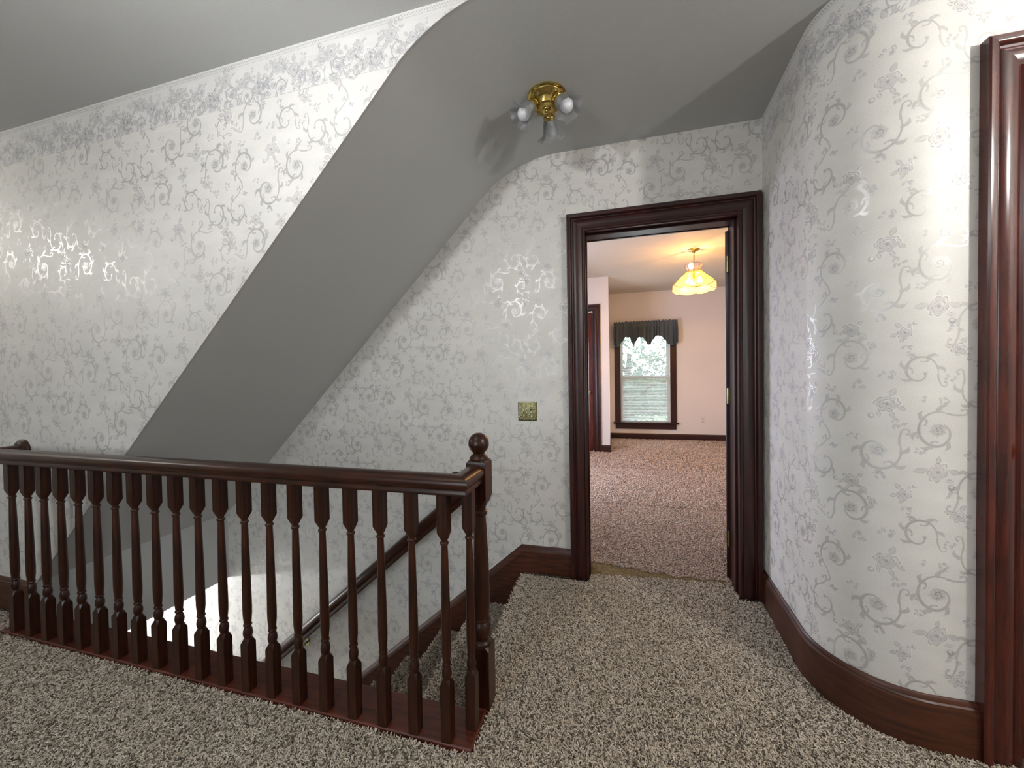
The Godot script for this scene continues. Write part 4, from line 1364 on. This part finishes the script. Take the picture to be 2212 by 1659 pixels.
# ---------------------------------------------------------------- outside the far window
func build_outside() -> void:
	var mb := MB.new()
	mb.slab(rect(-14, -40, 16, -7.6), Vector3(0, -2.9, 0), Vector3.RIGHT, Vector3(0, 0, 1), -0.1)
	tag(put("ground", mb, flat(Color(0.42, 0.50, 0.30), 0.95)), "lawn outside seen through the blind", "lawn", "", "structure")
	var rng := RandomNumberGenerator.new()
	rng.seed = 77
	for q in [[Vector3(0.4, -2.8, -11.5), 1.0, "leafy tree close outside the far window, filling its lower part"], [Vector3(3.4, -2.8, -13.5), 1.1, "leafy tree outside behind the nearer one, seen through the window's right"]]:
		var t := thing("tree", q[2], "tree", q[0], 0, "")
		mb = MB.new()
		mb.tube(PackedVector3Array([Vector3(0, 0, 0), Vector3(0.05, 1.5, 0), Vector3(-0.05, 3.0, 0.05), Vector3(0.1, 4.6, 0)]), [0.2, 0.16, 0.12, 0.06], 10)
		for i in 7:
			var a := rng.randf() * TAU
			var y := 2.0 + 0.35 * i
			mb.tube(PackedVector3Array([Vector3(0, y, 0), Vector3(cos(a) * 0.7, y + 0.6, sin(a) * 0.7), Vector3(cos(a) * 1.5, y + 0.9, sin(a) * 1.5)]), [0.06, 0.04, 0.015], 6)
		put("trunk", mb, flat(Color(0.35, 0.29, 0.24), 0.9), t)
		var lm := MB.new()
		lm.tri(Vector3(0, 0, 0), Vector3(-0.03, 0.05, 0.006), Vector3(0, 0.12, 0))
		lm.tri(Vector3(0, 0, 0), Vector3(0, 0.12, 0), Vector3(0.03, 0.05, 0.006))
		var leafm := flat(Color(0.34, 0.40, 0.33), 0.6)
		leafm.backlight_enabled = true
		leafm.backlight = Color(0.42, 0.48, 0.38)
		var mm := MultiMesh.new()
		mm.transform_format = MultiMesh.TRANSFORM_3D
		mm.mesh = lm.mesh()
		mm.instance_count = 5200
		for i in 5200:
			var d := Vector3(rng.randfn(), rng.randfn() * 0.8, rng.randfn()).normalized() * pow(rng.randf(), 0.5)
			var p := Vector3(0, 3.5, 0) + d * Vector3(2.2, 1.95, 1.8)
			p += Vector3(0.25 * sin(p.y * 5.0), 0.2 * sin(p.x * 4.0), 0)
			var bs := Basis.from_euler(Vector3(rng.randf() * TAU, rng.randf() * TAU, rng.randf() * TAU)).scaled(Vector3.ONE * rng.randf_range(0.8, 1.6))
			mm.set_instance_transform(i, Transform3D(bs, p))
		var mi := MultiMeshInstance3D.new()
		mi.name = "foliage"
		mi.multimesh = mm
		mi.material_override = leafm
		t.add_child(mi, true)
		tag(mi, "", "", "", "stuff")

# ---------------------------------------------------------------- carpets
func tuft_mesh(r: float, h: float) -> ArrayMesh:
	var mb := MB.new()
	var pts := PackedVector3Array([Vector3(0, 0, 0), Vector3(h * 0.10, h * 0.5, 0), Vector3(h * 0.42, h * 0.86, 0), Vector3(h * 0.85, h, 0)])
	mb.tube(pts, [r * 0.8, r, r, r * 0.7], 5)
	return mb.mesh(70)

func pile(called: String, parent: Node, patches: Array, r: float, h: float, cols: Array, sd: int, mat: Material) -> MultiMeshInstance3D:
	# patches: [x0, z0, x1, z1, y, spacing, filter or null]
	var rng := RandomNumberGenerator.new()
	rng.seed = sd
	var buf := PackedFloat32Array()
	for p in patches:
		var nx := int((p[2] - p[0]) / p[5])
		var nz := int((p[3] - p[1]) / p[5])
		var f = p[6] if p.size() > 6 else null
		var sc: float = p[7] if p.size() > 7 else 1.0
		for iz in nz:
			for ix in nx:
				var x: float = p[0] + (ix + rng.randf()) * p[5]
				var z: float = p[1] + (iz + rng.randf()) * p[5]
				if f != null and not f.call(x, z):
					continue
				var a := rng.randf() * TAU
				var s := rng.randf_range(0.8, 1.25) * sc
				var sy := rng.randf_range(0.75, 1.2) * sc
				var ca := cos(a) * s
				var sa := sin(a) * s
				var lx := rng.randf_range(-0.3, 0.3)
				var lz := rng.randf_range(-0.3, 0.3)
				var c: Color = cols[rng.randi() % cols.size()]
				var k := rng.randf_range(0.85, 1.15)
				buf.append_array(PackedFloat32Array([ca, lx * sy, sa, x, 0.0, sy, 0.0, p[4], -sa, lz * sy, ca, z, c.r * k, c.g * k, c.b * k, 1.0]))
	var mm := MultiMesh.new()
	mm.transform_format = MultiMesh.TRANSFORM_3D
	mm.use_colors = true
	mm.mesh = tuft_mesh(r, h)
	mm.instance_count = buf.size() / 16
	mm.buffer = buf
	var mi := MultiMeshInstance3D.new()
	mi.name = called if parent else numbered(called)
	mi.multimesh = mm
	mi.material_override = mat
	(parent if parent else self).add_child(mi, true)
	tag(mi, "", "", "", "stuff")
	return mi

func lin(c: Color) -> Color:
	return c.srgb_to_linear()

func build_carpets() -> void:
	var m := flat(Color.WHITE, 0.9)
	m.vertex_color_use_as_albedo = true
	var grey := [lin(Color(0.80, 0.745, 0.68)), lin(Color(0.745, 0.69, 0.625)), lin(Color(0.66, 0.605, 0.54)), lin(Color(0.86, 0.81, 0.75)), lin(Color(0.50, 0.45, 0.39)), lin(Color(0.78, 0.73, 0.67)), lin(Color(0.36, 0.31, 0.26))]
	var c := Vector2(0.985, -1.725)
	var on_landing := func(x: float, z: float) -> bool:
		if z < -1.08 and x > XN - 0.06 and x < -0.443 and z > -1.330:
			return false
		var xw := 0.735
		if z > -1.725:
			if x > c.x:
				return z > -1.455
			return x < 0.735 or Vector2(x, z).distance_to(c) > 0.269
		xw = lerpf(0.716, 0.745, clampf((-1.75 - z) / 0.45, 0, 1))
		if x > xw:
			return false
		if z < -2.20 and (x < -0.135 or x > 0.64):
			return false
		return z > -2.29 - 0.075 * clampf((x + 0.15) / 0.8, 0, 1) - 0.006 * sin(x * 60.0)
	var o := pile("carpet_pile", null, [[XN - 0.025, -2.39, 1.3, -1.08, -0.011, 0.0040, on_landing], [-3.6, -1.092, 1.3, -0.55, -0.011, 0.0040, null], [-3.6, -1.20, -2.89, -1.092, -0.011, 0.0040, null], [1.3, -1.452, 2.38, -0.55, -0.011, 0.008, null, 1.7], [-4.98, -1.20, -3.6, -0.55, -0.011, 0.009, null, 1.7], [-3.6, -0.55, 2.38, 0.9, -0.011, 0.010, null, 2.0]], 0.0018, 0.0125, grey, 4, m)
	tag(o, "grey-beige shag carpet of the hall and landing", "carpet")
	var pts := []
	for i in range(1, 6):
		var x1 := XN - 0.03 - RUN * (i - 1)
		pts.append([x1 - RUN - 0.03, ZF + 0.02, x1 + 0.0, -1.26, -RISE * i - 0.004, 0.0046, null])
	o = pile("stair_carpet_pile", null, pts, 0.0019, 0.0125, grey, 5, m)
	tag(o, "grey-beige carpet on the stair treads seen between the balusters", "carpet")
	var pink := [lin(Color(0.76, 0.68, 0.62)), lin(Color(0.72, 0.635, 0.575)), lin(Color(0.66, 0.575, 0.515)), lin(Color(0.80, 0.73, 0.68)), lin(Color(0.55, 0.465, 0.41))]
	var in_room := func(x: float, z: float) -> bool:
		if z > -2.39 and (x < -0.14 or x > 0.65):
			return false
		if z < -5.98 and x < -0.02:
			return false
		return z < -2.385 - 0.075 * clampf((0.35 - x) / 0.5, 0, 1) + 0.01 * sin(x * 40.0)
	o = pile("room_carpet_pile", null, [[-0.45, -3.6, 1.2, -2.36, -0.012, 0.0062, in_room], [-0.6, -5.0, 1.7, -3.6, -0.012, 0.0090, null, 1.3], [-0.6, ZB + 0.02, 2.4, -5.0, -0.012, 0.0125, in_room, 1.6]], 0.0026, 0.015, pink, 6, m)
	tag(o, "pinkish beige carpet of the far room beyond the doorway", "carpet")
	var tan := [lin(Color(0.62, 0.54, 0.38)), lin(Color(0.56, 0.48, 0.33)), lin(Color(0.50, 0.43, 0.31)), lin(Color(0.44, 0.37, 0.26)), lin(Color(0.66, 0.59, 0.45))]
	var strip := func(x: float, z: float) -> bool:
		var t := clampf((x + 0.15) / 0.8, 0, 1)
		return z < -2.275 - 0.075 * t and z > -2.46 + 0.10 * t
	o = pile("frayed_backing", null, [[-0.142, -2.48, 0.645, -2.27, -0.009, 0.0042, strip, 0.75]], 0.0015, 0.009, tan, 8, m)
	tag(o, "frayed tan backing strip between the two carpets in the doorway", "carpet strip")
